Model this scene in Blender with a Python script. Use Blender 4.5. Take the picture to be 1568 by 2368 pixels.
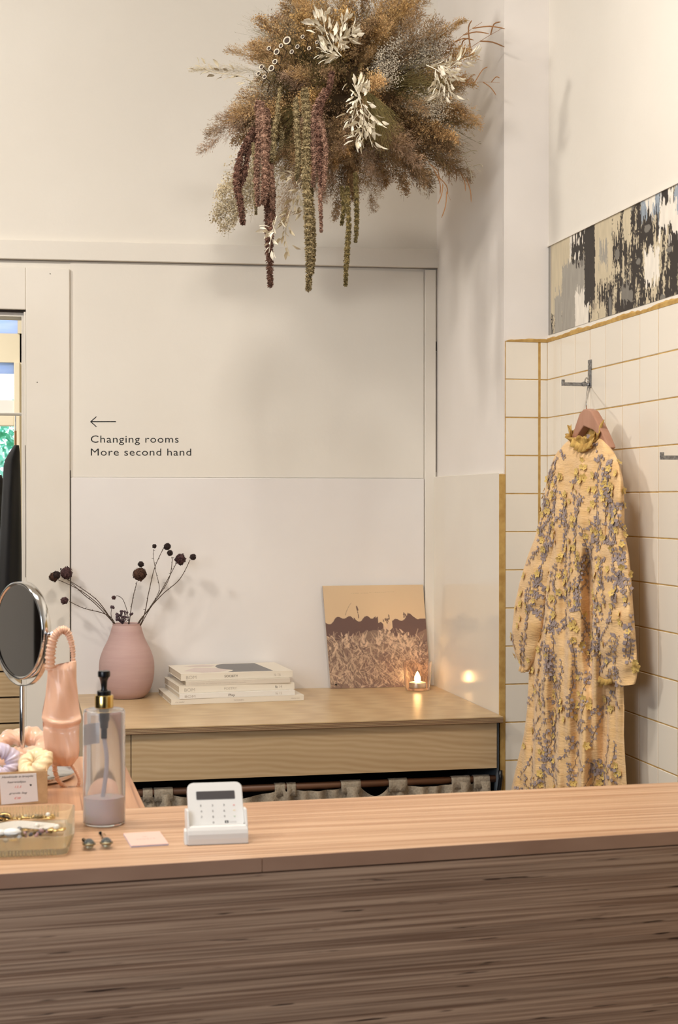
import bpy, math, random
import numpy as np
from mathutils import Vector, Matrix, noise

for _o in list(bpy.data.objects):
    bpy.data.objects.remove(_o, do_unlink=True)
scene = bpy.context.scene
COL = scene.collection
R = math.radians

# ------------------------------------------------------------------ camera
CAM = Vector((0.0, 0.0, 1.5)); F_PX = 3420.0; YAW = 11.92; PITCH = -0.402
cd = bpy.data.cameras.new('camera'); cam = bpy.data.objects.new('camera', cd); COL.objects.link(cam)
cam.location = CAM; cam.rotation_euler = (R(90 + PITCH), 0, R(-YAW))
cd.sensor_fit = 'VERTICAL'; cd.sensor_height = 24.0; cd.sensor_width = 24.0
cd.lens = F_PX / 2368.0 * 24.0; cd.clip_start = 0.05; cd.clip_end = 60
cd.dof.use_dof = True; cd.dof.focus_distance = 4.25; cd.dof.aperture_fstop = 7.0
scene.camera = cam

# ------------------------------------------------------------------ world, lights, exposure
w = bpy.data.worlds.new('world'); scene.world = w; w.use_nodes = True
w.node_tree.nodes['Background'].inputs[0].default_value = (0.86, 0.93, 1.0, 1)
w.node_tree.nodes['Background'].inputs[1].default_value = 2.6
def lamp(name, kind, loc, energy, color, size=0.2, target=None, size_y=None, spot=None):
    ld = bpy.data.lights.new(name, kind); ld.energy = energy; ld.color = color
    if kind == 'AREA':
        ld.size = size
        if size_y: ld.shape = 'RECTANGLE'; ld.size_y = size_y
    else: ld.shadow_soft_size = size
    if kind == 'SPOT': ld.spot_size = R(spot or 90); ld.spot_blend = 0.8
    o = bpy.data.objects.new(name, ld); COL.objects.link(o); o.location = loc
    if target is not None:
        o.rotation_euler = (Vector(target) - Vector(loc)).to_track_quat('-Z', 'Y').to_euler()
    return o
WARM = (1.0, 0.935, 0.86)
COOL = (0.86, 0.92, 1.0)
lamp('ceiling_lamp_light', 'AREA', (-1.5, 2.75, 3.1), 25, (1.0, 0.94, 0.86), 0.26, (0.9, 4.1, 2.0))
lamp('ceiling_lamp_light', 'AREA', (0.35, 2.5, 3.22), 20, WARM, 0.26, (0.5, 3.0, 0))
lamp('counter_lamp_light', 'AREA', (-0.1, 2.45, 2.75), 6.5, (1.0, 0.87, 0.72), 0.3, (0.1, 2.4, 0))
lamp('cool_fill_light', 'AREA', (-2.1, -0.5, 2.2), 52, COOL, 1.6, (0.5, 3.4, 1.5), 1.5)  # added cool fill from the left; no window is built there
lamp('back_room_light', 'AREA', (-1.0, 6.2, 2.9), 48, (1.0, 0.95, 0.86), 0.8, (-1.0, 6.2, 0))
scene.view_settings.view_transform = 'Standard'
scene.view_settings.look = 'None'
scene.view_settings.exposure = 0.30
scene.view_settings.gamma = 1.0
scene.view_settings.use_curve_mapping = False

# ------------------------------------------------------------------ projection helpers (photo pixel -> point on a real surface)
_a, _p = R(YAW), R(PITCH)
FWD = Vector((math.sin(_a) * math.cos(_p), math.cos(_a) * math.cos(_p), math.sin(_p)))
RGT = Vector((math.cos(_a), -math.sin(_a), 0)); UPV = RGT.cross(FWD)
def ray(px, py): return FWD + RGT * ((px - 784) / F_PX) - UPV * ((py - 1184) / F_PX)
def hY(px, py, Y): d = ray(px, py); return CAM + d * (Y / d.y)
def hX(px, py, X): d = ray(px, py); return CAM + d * (X / d.x)
def hZ(px, py, Z): d = ray(px, py); return CAM + d * ((Z - CAM.z) / d.z)
def hD(px, py, D): return CAM + ray(px, py) * D
def hP(px, py, A, N):
    d = ray(px, py); return CAM + d * ((A - CAM).dot(N) / d.dot(N))

# ------------------------------------------------------------------ materials
def srgb(r, g, b):
    f = lambda c: (c / 255 / 12.92) if c / 255 <= 0.04045 else ((c / 255 + 0.055) / 1.055) ** 2.4
    return (f(r), f(g), f(b), 1)
_M = {}
def mat(name, col, rough=0.6, metal=0.0, noise_amt=0.0, nscale=(20, 20, 20), col2=None, bump=0.0, bscale=None,
        emit=0, trans=0.0, ior=1.45, sheen=0.0, spec=0.5, coat=0.0, alpha=1.0, sss=0.0, ramp=(0.35, 0.65), per_obj=0.0, detail=6.0):
    if name in _M: return _M[name]
    m = bpy.data.materials.new(name); m.use_nodes = True; nt = m.node_tree; b = nt.nodes['Principled BSDF']
    b.inputs['Base Color'].default_value = col; b.inputs['Roughness'].default_value = rough
    b.inputs['Metallic'].default_value = metal; b.inputs['IOR'].default_value = ior
    b.inputs['Transmission Weight'].default_value = trans; b.inputs['Specular IOR Level'].default_value = spec
    b.inputs['Sheen Weight'].default_value = sheen; b.inputs['Coat Weight'].default_value = coat
    b.inputs['Alpha'].default_value = alpha
    if sss: b.inputs['Subsurface Weight'].default_value = sss; b.inputs['Subsurface Radius'].default_value = (0.01, 0.006, 0.004)
    if emit:
        b.inputs['Emission Color'].default_value = col; b.inputs['Emission Strength'].default_value = emit
    tc = None
    if noise_amt or bump:
        tc = nt.nodes.new('ShaderNodeTexCoord'); mp = nt.nodes.new('ShaderNodeMapping'); nt.links.new(tc.outputs['Object'], mp.inputs[0])
        mp.inputs['Scale'].default_value = nscale
        n = nt.nodes.new('ShaderNodeTexNoise'); n.inputs['Scale'].default_value = 1.0; n.inputs['Detail'].default_value = detail
        nt.links.new(mp.outputs[0], n.inputs[0])
    last = None
    if noise_amt:
        r = nt.nodes.new('ShaderNodeValToRGB'); r.color_ramp.elements[0].position = ramp[0]; r.color_ramp.elements[1].position = ramp[1]
        c2 = col2 or tuple([c * (1 - noise_amt) for c in col[:3]] + [1])
        r.color_ramp.elements[0].color = c2; r.color_ramp.elements[1].color = col
        nt.links.new(n.outputs[0], r.inputs[0]); last = r.outputs[0]
    if per_obj:
        oi = nt.nodes.new('ShaderNodeObjectInfo'); hsv = nt.nodes.new('ShaderNodeHueSaturation')
        mr = nt.nodes.new('ShaderNodeMapRange'); mr.inputs[3].default_value = 1 - per_obj; mr.inputs[4].default_value = 1 + per_obj
        nt.links.new(oi.outputs['Random'], mr.inputs[0]); nt.links.new(mr.outputs[0], hsv.inputs['Value'])
        if last: nt.links.new(last, hsv.inputs['Color'])
        else: hsv.inputs['Color'].default_value = col
        last = hsv.outputs[0]
    if last: nt.links.new(last, b.inputs['Base Color'])
    if bump:
        bp = nt.nodes.new('ShaderNodeBump'); bp.inputs['Strength'].default_value = bump; bp.inputs['Distance'].default_value = 0.004
        if bscale:
            mp2 = nt.nodes.new('ShaderNodeMapping'); mp2.inputs['Scale'].default_value = bscale; nt.links.new(tc.outputs['Object'], mp2.inputs[0])
            n2 = nt.nodes.new('ShaderNodeTexNoise'); n2.inputs['Scale'].default_value = 1; n2.inputs['Detail'].default_value = 4
            nt.links.new(mp2.outputs[0], n2.inputs[0]); nt.links.new(n2.outputs[0], bp.inputs['Height'])
        else: nt.links.new(n.outputs[0], bp.inputs['Height'])
        nt.links.new(bp.outputs[0], b.inputs['Normal'])
    _M[name] = m; return m
def mat_attr(name, rough=0.6, bump=0.0, coat=0.0):
    if name in _M: return _M[name]
    m = bpy.data.materials.new(name); m.use_nodes = True; nt = m.node_tree; b = nt.nodes['Principled BSDF']
    a = nt.nodes.new('ShaderNodeAttribute'); a.attribute_name = 'Col'; nt.links.new(a.outputs[0], b.inputs['Base Color'])
    b.inputs['Roughness'].default_value = rough; b.inputs['Coat Weight'].default_value = coat; b.inputs['Coat Roughness'].default_value = 0.1
    _M[name] = m; return m
def wood(name, base, dark, grain=(1.2, 90, 90), rough=0.5, streak=None, coat=0.0, contrast=(0.3, 0.7), per_obj=0.0, streak_scale=(3, 160, 260), sthr=(0.66, 0.74), figure=None):
    if name in _M: return _M[name]
    m = bpy.data.materials.new(name); m.use_nodes = True; nt = m.node_tree; b = nt.nodes['Principled BSDF']
    b.inputs['Roughness'].default_value = rough; b.inputs['Coat Weight'].default_value = coat
    tc = nt.nodes.new('ShaderNodeTexCoord')
    def nz(scale, detail=5, dist=0.0):
        mp = nt.nodes.new('ShaderNodeMapping'); mp.inputs['Scale'].default_value = scale; nt.links.new(tc.outputs['Object'], mp.inputs[0])
        n = nt.nodes.new('ShaderNodeTexNoise'); n.inputs['Scale'].default_value = 1; n.inputs['Detail'].default_value = detail
        n.inputs['Distortion'].default_value = dist; nt.links.new(mp.outputs[0], n.inputs[0]); return n.outputs[0]
    r = nt.nodes.new('ShaderNodeValToRGB'); r.color_ramp.elements[0].position = contrast[0]; r.color_ramp.elements[1].position = contrast[1]
    r.color_ramp.elements[0].color = dark; r.color_ramp.elements[1].color = base
    g = nz(grain)
    nt.links.new(g, r.inputs[0]); last = r.outputs[0]
    if figure:
        wv = nt.nodes.new('ShaderNodeTexWave'); mp = nt.nodes.new('ShaderNodeMapping'); mp.inputs['Scale'].default_value = figure
        nt.links.new(tc.outputs['Object'], mp.inputs[0]); nt.links.new(mp.outputs[0], wv.inputs[0])
        wv.wave_type = 'RINGS'; wv.rings_direction = 'Y'; wv.inputs['Scale'].default_value = 1; wv.inputs['Distortion'].default_value = 9; wv.inputs['Detail'].default_value = 2.5; wv.inputs['Detail Scale'].default_value = 0.7
        mx = nt.nodes.new('ShaderNodeMixRGB'); mx.blend_type = 'MULTIPLY'
        mr = nt.nodes.new('ShaderNodeMapRange'); mr.inputs[3].default_value = 0; mr.inputs[4].default_value = 0.35
        nt.links.new(wv.outputs[1], mr.inputs[0]); nt.links.new(mr.outputs[0], mx.inputs[0]); nt.links.new(last, mx.inputs[1]); mx.inputs[2].default_value = (0.66, 0.52, 0.38, 1)
        last = mx.outputs[0]
    if streak:
        s = nz(streak_scale, 3); r2 = nt.nodes.new('ShaderNodeValToRGB'); r2.color_ramp.elements[0].position = sthr[0]; r2.color_ramp.elements[1].position = sthr[1]
        r2.color_ramp.elements[0].color = (0, 0, 0, 1); r2.color_ramp.elements[1].color = (1, 1, 1, 1)
        nt.links.new(s, r2.inputs[0]); mx = nt.nodes.new('ShaderNodeMixRGB'); nt.links.new(r2.outputs[0], mx.inputs[0])
        nt.links.new(last, mx.inputs[1]); mx.inputs[2].default_value = streak; last = mx.outputs[0]
    if per_obj:
        oi = nt.nodes.new('ShaderNodeObjectInfo'); hsv = nt.nodes.new('ShaderNodeHueSaturation')
        mr = nt.nodes.new('ShaderNodeMapRange'); mr.inputs[3].default_value = 1 - per_obj; mr.inputs[4].default_value = 1 + per_obj
        nt.links.new(oi.outputs['Random'], mr.inputs[0]); nt.links.new(mr.outputs[0], hsv.inputs['Value']); nt.links.new(last, hsv.inputs['Color']); last = hsv.outputs[0]
    nt.links.new(last, b.inputs['Base Color'])
    bp = nt.nodes.new('ShaderNodeBump'); bp.inputs['Strength'].default_value = 0.25; bp.inputs['Distance'].default_value = 0.002
    nt.links.new(g, bp.inputs['Height']); nt.links.new(bp.outputs[0], b.inputs['Normal'])
    _M[name] = m; return m

# ------------------------------------------------------------------ mesh helpers
class MB:
    def __init__(self): self.v = []; self.f = []; self.mi = []
    def add(self, vs, fs, k=0):
        o = len(self.v); self.v.extend([tuple(x) for x in vs]); self.f.extend([tuple(i + o for i in q) for q in fs]); self.mi.extend([k] * len(fs)); return self
    def box(self, a, b, M=None, k=0):
        x0, y0, z0 = a; x1, y1, z1 = b
        vs = [Vector(p) for p in ((x0, y0, z0), (x1, y0, z0), (x1, y1, z0), (x0, y1, z0), (x0, y0, z1), (x1, y0, z1), (x1, y1, z1), (x0, y1, z1))]
        if M: vs = [M @ p for p in vs]
        return self.add(vs, [(0, 3, 2, 1), (4, 5, 6, 7), (0, 1, 5, 4), (1, 2, 6, 5), (2, 3, 7, 6), (3, 0, 4, 7)], k)
    def tube(self, pts, rad, seg=8, cap=True, k=0, squash=None):
        pts = [Vector(p) for p in pts]; n = len(pts)
        if not hasattr(rad, '__len__'): rad = [rad] * n
        vs = []; prev = None
        for i, p in enumerate(pts):
            t = (pts[min(i + 1, n - 1)] - pts[max(i - 1, 0)]).normalized()
            if prev is None:
                prev = t.orthogonal().normalized()
            prev = (prev - t * prev.dot(t))
            prev = prev.normalized() if prev.length > 1e-6 else t.orthogonal().normalized()
            b = t.cross(prev)
            for j in range(seg):
                a = 2 * math.pi * j / seg; vs.append(p + (prev * math.cos(a) + b * math.sin(a) * (squash or 1)) * rad[i])
        fs = [(i * seg + j, i * seg + (j + 1) % seg, (i + 1) * seg + (j + 1) % seg, (i + 1) * seg + j) for i in range(n - 1) for j in range(seg)]
        if cap: fs += [tuple(range(seg))[::-1], tuple((n - 1) * seg + j for j in range(seg))]
        return self.add(vs, fs, k)
    def lathe(self, prof, c=(0, 0, 0), seg=32, k=0, close=False):
        n = len(prof); vs = []
        for r, z in prof:
            for j in range(seg):
                a = 2 * math.pi * j / seg; vs.append((c[0] + r * math.cos(a), c[1] + r * math.sin(a), c[2] + z))
        rows = n if close else n - 1
        fs = [(i * seg + j, i * seg + (j + 1) % seg, ((i + 1) % n) * seg + (j + 1) % seg, ((i + 1) % n) * seg + j) for i in range(rows) for j in range(seg)]
        if not close:
            if prof[0][0] > 1e-5: fs.append(tuple(range(seg))[::-1])
            if prof[-1][0] > 1e-5: fs.append(tuple((n - 1) * seg + j for j in range(seg)))
        return self.add(vs, fs, k)
    def ball(self, c, r, seg=12, rings=8, k=0, sc=(1, 1, 1), wob=0.0, rng=None, M=None):
        vs = []; c = Vector(c)
        for i in range(rings + 1):
            th = math.pi * i / rings
            for j in range(seg):
                a = 2 * math.pi * j / seg; q = 1 + (rng.uniform(-wob, wob) if rng and 0 < i < rings else 0)
                p = Vector((math.sin(th) * math.cos(a) * sc[0], math.sin(th) * math.sin(a) * sc[1], -math.cos(th) * sc[2])) * r * q
                vs.append(c + (M @ p if M else p))
        fs = [(i * seg + j, i * seg + (j + 1) % seg, (i + 1) * seg + (j + 1) % seg, (i + 1) * seg + j) for i in range(rings) for j in range(seg)]
        return self.add(vs, fs, k)
    def torus(self, c, R0, r, seg=24, sub=8, M=None, k=0, fn=None, arc=(0, 1)):
        vs = []; full = arc == (0, 1); n = seg if full else seg + 1
        for i in range(n):
            a = 2 * math.pi * (arc[0] + (arc[1] - arc[0]) * i / seg)
            for j in range(sub):
                b = 2 * math.pi * j / sub; rr, RR = r, R0
                if fn: rr, RR = fn(a, b, r, R0)
                p = Vector(((RR + rr * math.cos(b)) * math.cos(a), (RR + rr * math.cos(b)) * math.sin(a), rr * math.sin(b)))
                vs.append(Vector(c) + (M @ p if M else p))
        fs = [(i * sub + j, i * sub + (j + 1) % sub, ((i + 1) % n) * sub + (j + 1) % sub, ((i + 1) % n) * sub + j) for i in range(seg) for j in range(sub)]
        return self.add(vs, fs, k)
    def poly(self, pts, ext, k=0):   # extrude polygon by a vector
        n = len(pts); pts = [Vector(p) for p in pts]; ext = Vector(ext)
        vs = pts + [p + ext for p in pts]
        fs = [tuple(range(n)), tuple(range(2 * n - 1, n - 1, -1))] + [(i, i + n, (i + 1) % n + n, (i + 1) % n) for i in range(n)]
        return self.add(vs, fs, k)
    def mesh(self, name, mats, smooth=False):
        me = bpy.data.meshes.new(name); me.from_pydata(self.v, [], self.f)
        for m in (mats if isinstance(mats, (list, tuple)) else [mats]): me.materials.append(m)
        if max(self.mi, default=0): me.polygons.foreach_set('material_index', self.mi)
        if smooth: me.polygons.foreach_set('use_smooth', [True] * len(self.f))
        me.update(); return me
    def build(self, name, mats, parent=None, smooth=False, bevel=0, sub=0, fix=True, angle=None):
        me = self.mesh(name, mats, smooth)
        if fix:
            import bmesh
            bm = bmesh.new(); bm.from_mesh(me); bmesh.ops.recalc_face_normals(bm, faces=bm.faces); bm.to_mesh(me); bm.free()
        o = bpy.data.objects.new(name, me); link(o, parent)
        if bevel:
            md = o.modifiers.new('bevel', 'BEVEL'); md.width = bevel; md.segments = 2; md.limit_method = 'ANGLE'
        if sub:
            md = o.modifiers.new('sub', 'SUBSURF'); md.levels = sub; md.render_levels = sub
        if smooth and angle:
            me.set_sharp_from_angle(angle=R(angle))
        return o
def link(o, parent=None):
    COL.objects.link(o)
    if parent is not None:
        o.parent = parent
        o.matrix_parent_inverse = Matrix.Translation(parent.location).inverted() if parent.type == 'EMPTY' and parent.get('_t') else Matrix()
    return o
def tag(o, label=None, cat=None, group=None, kind=None):
    if label: o['label'] = label
    if cat: o['category'] = cat
    if group: o['group'] = group
    if kind: o['kind'] = kind
    return o
def thing(name, label, cat, loc=(0, 0, 0), group=None):
    """Empty at the thing's base; children built in world coordinates."""
    o = bpy.data.objects.new(name, None); COL.objects.link(o); o.location = Vector(loc); o['_t'] = 1
    o.empty_display_size = 0.05
    return tag(o, label, cat, group)
def inst(me, name, M, parent=None):
    o = bpy.data.objects.new(name, me); link(o, parent); o.matrix_basis = M; return o
def frame(o, x, z=None):
    """matrix with origin o, x axis along x, z up-ish"""
    x = Vector(x).normalized(); z = Vector(z or (0, 0, 1)); y = z.cross(x).normalized(); z = x.cross(y)
    return Matrix.Translation(Vector(o)) @ Matrix((x, y, z)).transposed().to_4x4()
def aim(o, d, roll=0.0, s=1.0, bend=None):
    """matrix: +Z axis along d ; +X axis toward bend"""
    z = Vector(d).normalized(); b = Vector(bend or (0, 0, -1)); x = b - z * b.dot(z)
    x = x.normalized() if x.length > 1e-3 else z.orthogonal().normalized()
    y = z.cross(x); m = Matrix((x, y, z)).transposed().to_4x4()
    sc = s if hasattr(s, '__len__') else (s, s, s)
    return Matrix.Translation(Vector(o)) @ m @ Matrix.Rotation(roll, 4, 'Z') @ Matrix.Diagonal((*sc, 1))
def spline(pts, n):
    pts = [Vector(p) for p in pts]; out = []; m = len(pts) - 1
    for i in range(n + 1):
        t = i / n * m; k = min(int(t), m - 1); u = t - k
        p0 = pts[max(k - 1, 0)]; p1 = pts[k]; p2 = pts[k + 1]; p3 = pts[min(k + 2, m)]
        out.append(0.5 * ((2 * p1) + (p2 - p0) * u + (2 * p0 - 5 * p1 + 4 * p2 - p3) * u * u + (3 * p1 - 3 * p2 + p3 - p0) * u ** 3))
    return out
def interp(tab, y):
    xs = [t[0] for t in tab]
    return [float(np.interp(y, xs, [t[i] for t in tab])) for i in range(1, len(tab[0]))]
_capH = None
def text_mesh(s, spacing=1.0, shear=0.0, offset=0.0):
    cu = bpy.data.curves.new('t', 'FONT'); cu.body = s; cu.size = 1; cu.space_character = spacing; cu.shear = shear; cu.offset = offset; cu.resolution_u = 3
    o = bpy.data.objects.new('t', cu); COL.objects.link(o); dg = bpy.context.evaluated_depsgraph_get(); dg.update()
    me = bpy.data.meshes.new_from_object(o.evaluated_get(dg)); bpy.data.objects.remove(o); bpy.data.curves.remove(cu); return me
def text(name, s, org, right, up, width, cap, m, parent, spacing=1.0, shear=0.0, offset=0.0):
    me = text_mesh(s, spacing, shear, offset); right = Vector(right).normalized(); up = Vector(up).normalized()
    xs = [v.co.x for v in me.vertices]; x0, x1 = min(xs), max(xs); sx = width / (x1 - x0); sy = cap / 0.73
    nrm = right.cross(up) * 0.0003
    for v in me.vertices:
        x, y = v.co.x, v.co.y
        v.co = Vector(org) + right * ((x - x0) * sx) + up * (y * sy) + nrm
    me.materials.clear(); me.materials.append(m); me.name = name
    o = bpy.data.objects.new(name, me); link(o, parent); return o
def grid_mesh(name, nx, ny, fn, cols, m, parent):
    """(nx+1)x(ny+1) points by fn(u,v), colour array cols[ny+1][nx+1][3] (linear)"""
    vs = [tuple(fn(i / nx, j / ny)) for j in range(ny + 1) for i in range(nx + 1)]
    fs = [(j * (nx + 1) + i, j * (nx + 1) + i + 1, (j + 1) * (nx + 1) + i + 1, (j + 1) * (nx + 1) + i) for j in range(ny) for i in range(nx)]
    me = bpy.data.meshes.new(name); me.from_pydata(vs, [], fs); me.materials.append(m)
    at = me.color_attributes.new('Col', 'FLOAT_COLOR', 'POINT')
    a = np.ones(((nx + 1) * (ny + 1), 4), dtype=np.float32); a[:, :3] = np.asarray(cols).reshape(-1, 3); at.data.foreach_set('color', a.ravel())
    o = bpy.data.objects.new(name, me); link(o, parent); return o
def vnoise(w, h, sx, sy, rng):
    gx, gy = int(w / sx) + 3, int(h / sy) + 3; g = rng.random((gy, gx)); X = np.arange(w) / sx; Y = np.arange(h) / sy
    xi = X.astype(int); yi = Y.astype(int); fx = X - xi; fy = (Y - yi)[:, None]; fx = fx * fx * (3 - 2 * fx); fy = fy * fy * (3 - 2 * fy)
    a = g[yi][:, xi]; b = g[yi][:, xi + 1]; c = g[yi + 1][:, xi]; d = g[yi + 1][:, xi + 1]
    return (a * (1 - fx) + b * fx) * (1 - fy) + (c * (1 - fx) + d * fx) * fy
# ------------------------------------------------------------------ palette
M_wall = mat('warm_white_plaster', srgb(233, 227, 216), 0.75, noise_amt=1, col2=srgb(227, 220, 208), nscale=(1.6, 1.6, 1.6), bump=0.12, bscale=(60, 60, 60))
M_wall_low = mat('cool_white_panel', srgb(234, 229, 224), 0.55, noise_amt=1, col2=srgb(229, 223, 218), nscale=(2.5, 2.5, 2.5), bump=0.05, bscale=(40, 40, 40))
M_trim = mat('painted_trim_white', srgb(232, 225, 213), 0.5, noise_amt=1, col2=srgb(227, 219, 206), nscale=(3, 3, 3), bump=0.1, bscale=(50, 50, 8))
M_pillar = mat('pillar_white', srgb(236, 229, 222), 0.6, noise_amt=1, col2=srgb(231, 224, 216), nscale=(3, 3, 3), bump=0.08, bscale=(40, 40, 40))
M_gloss = mat('glossy_white_panel', srgb(232, 225, 212), 0.13, noise_amt=1, col2=srgb(229, 221, 208), nscale=(4, 4, 4), bump=0.015, bscale=(14, 14, 14))
M_tile = mat('cream_glazed_tile', srgb(232, 223, 208), 0.16, per_obj=0.02, bump=0.02, bscale=(18, 18, 18))
M_grout = mat('mustard_grout', srgb(196, 160, 94), 0.9, noise_amt=1, col2=srgb(172, 134, 72), nscale=(40, 40, 40), bump=0.4)
M_floor = mat('grey_floor', srgb(120, 105, 92), 0.6, noise_amt=0.2)
M_dark = mat('dark_seam', srgb(60, 52, 46), 0.9); M_seam_shadow = mat('grey_seam_and_shadow', srgb(150, 142, 132), 0.9)
M_darkroom = mat('dark_brown_room_paint', srgb(38, 30, 26), 0.9)
M_black = mat('black_plastic', srgb(14, 14, 17), 0.3)
M_white_pl = mat('white_plastic', srgb(228, 226, 222), 0.35)
M_ink = mat('black_lettering', srgb(24, 24, 24), 0.6)
M_chrome = mat('chrome', (0.72, 0.72, 0.72, 1), 0.09, 1.0)
M_steel = mat('brushed_steel', srgb(170, 170, 172), 0.35, 1.0, noise_amt=0.5, nscale=(200, 200, 200))

def S(name, mb, m, parent=None, **k):
    o = mb.build(name, m, parent, **k)
    if parent is None: o['kind'] = 'structure'
    return o
YB = 4.59; XP = 1.290; YP = 3.906; XR = 1.42; ZL = 1.5 - 0.589; ZC = 1.013
# floor, ceiling, far walls of the shop
S('floor', MB().box((-3.3, -3.2, -0.1), (1.62, 9.2, 0)), M_floor)
S('ceiling', MB().box((-3.3, -3.2, 3.35), (1.62, 7.6, 3.45)), M_wall)
S('wall_left', MB().box((-3.4, -3.2, 0), (-3.3, 4.59, 3.35)), M_darkroom); S('wall_left', MB().box((-3.4, 4.59, 0), (-3.3, 7.6, 3.35)), M_wall)
S('wall_rear', MB().box((-3.3, -3.3, 0), (1.62, -3.2, 3.35)), M_darkroom)
# back wall with door opening (X -0.9 .. DX)
DX = hY(60, 1000, YB).x; DZ = hY(0, 716, YB).z
wb = MB()
wb.box((-3.3, YB, 0), (-0.9, YB + 0.12, 3.35)); wb.box((DX, YB, 0), (1.6, YB + 0.12, 3.35)); wb.box((-0.9, YB, DZ), (DX, YB + 0.12, 3.35))
wall_back = S('wall_back', wb, M_wall)
tag(wall_back, 'warm white plastered back wall with a doorway at left')
# door casing
CX = hY(161, 1000, YB).x; CZ = hY(80, 620, YB).z
mb = MB(); mb.box((DX, YB - 0.016, 0), (CX, YB + 0.0, CZ)); mb.box((-1.0, YB - 0.016, DZ), (DX, YB, CZ)); mb.box((-1.0, YB - 0.016, 0), (-0.9, YB, DZ))
dc = S('door_1', mb, M_trim, bevel=0.003); tag(dc, 'cream painted door casing around the doorway at left')
mb = MB(); mb.box((DX - 0.013, YB + 0.012, 0), (DX - 0.0005, YB + 0.11, DZ - 0.006)); mb.box((DX - 0.006, YB - 0.008, 0), (DX - 0.0005, YB + 0.012, DZ - 0.006))
mb.box((-0.9, YB + 0.012, DZ - 0.018), (DX - 0.013, YB + 0.11, DZ - 0.006)); S('door_stop', mb, M_trim, dc)
mb = MB().box((-0.89, YB - 0.004, DZ - 0.0055), (DX - 0.002, YB + 0.012, DZ - 0.0015)); S('top_seal', mb, M_dark, dc)
for (px, py) in ((116, 633), (86, 884)):
    p = hY(px, py, YB - 0.0165); S('nail_head', MB().ball(p, 0.0016, 8, 5), M_dark, dc)
p = hY(59, 1335, YB - 0.008)
S('pull_cord', MB().tube([p + Vector((0, -0.0, 0.4)), p + Vector((0.001, 0, 0.2)), p], 0.0016, 6), mat('cord_grey', srgb(150, 140, 130)), dc)
# rail board; a thin grey strip below it paints in its shadow line
p0 = hY(-60, 555, YB); pt = hY(1000, 579, YB); pb = hY(1000, 621, YB); XC = hY(1015, 600, YB - 0.02).x
ztl = hY(0, 556, YB).z; zbl = hY(0, 600, YB).z
mb = MB(); xs0 = -3.3
slope_t = (pt.z - ztl) / (pt.x - hY(0, 556, YB).x); slope_b = (pb.z - zbl) / (pb.x - hY(0, 600, YB).x)
x0 = -1.6
zt0 = pt.z + slope_t * (x0 - pt.x); zb0 = pb.z + slope_b * (x0 - pb.x); zt1 = pt.z + slope_t * (XC - pt.x); zb1 = pb.z + slope_b * (XC - pb.x)
mb.poly([(x0, YB, zb0), (XC, YB, zb1), (XC, YB, zt1), (x0, YB, zt0)], (0, -0.02, 0))
tr = S('trim_1', mb, M_wall, bevel=0.002); tag(tr, 'white painted rail board across the back wall')
mb = MB(); mb.poly([(x0, YB, zb0 - 0.0025), (XC, YB, zb1 - 0.0025), (XC, YB, zb1), (x0, YB, zb0)], (0, -0.006, 0))
mb.box((XC, YB - 0.02, zb1 - 0.004), (XC + 0.004, YB, zt1)); S('joint_or_shadow_line', mb, M_seam_shadow, tr)
# upper panel and lower wainscot, slightly proud of one another
XT0 = hY(979, 1000, YB).x; XT1 = hY(1006, 1000, YB).x
zs = hY(500, 1104, YB).z; zr = hY(500, 613, YB).z
up = S('trim_2', MB().box((CX + 0.003, YB - 0.003, zs), (XT0, YB, zr)), M_wall); tag(up, 'upper painted panel of the back wall')
lo = S('trim_3', MB().box((CX + 0.003, YB - 0.007, 0.5), (XT0 + 0.001, YB, zs - 0.0015)), M_wall_low, bevel=0.002); tag(lo, 'cool white lower panel of the back wall')
S('trim_4', MB().box((XT0 + 0.003, YB - 0.011, 0.5), (XT1, YB, zb1 - 0.006)), M_trim, bevel=0.002)
mb = MB(); mb.box((CX, YB - 0.0035, 0.5), (CX + 0.003, YB + 0.0, zs + 0.02)); S('joint_or_shadow_line', mb, M_dark, lo)
for (a, b) in ((790, 812), (815, 1092)):
    S('joint_or_shadow_line', MB().box((XT1 + 0.001, YB - 0.005, hY(1008, b, YB).z), (XT1 + 0.004, YB, hY(1008, a, YB).z)), M_seam_shadow if a > 800 else M_dark, lo)
# pillar + niche side wall
wp = S('wall_pillar', MB().box((XP, YP, 0), (1.62, YB + 0.12, 3.35)), M_pillar); tag(wp, 'white wall pillar whose lower front is tiled')
zpan = hX(1150, 1094, XP).z
gp = S('trim_5', MB().box((XP - 0.012, YP + 0.003, 0.3), (XP, YB - 0.002, zpan)), M_gloss, bevel=0.0015); tag(gp, 'glossy white panel on the side wall of the niche')
S('mustard_edge', MB().box((XP - 0.013, YP - 0.006, 0.3), (XP + 0.0035, YP + 0.003, zpan - 0.004)), M_grout, wp, bevel=0.001)
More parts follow.
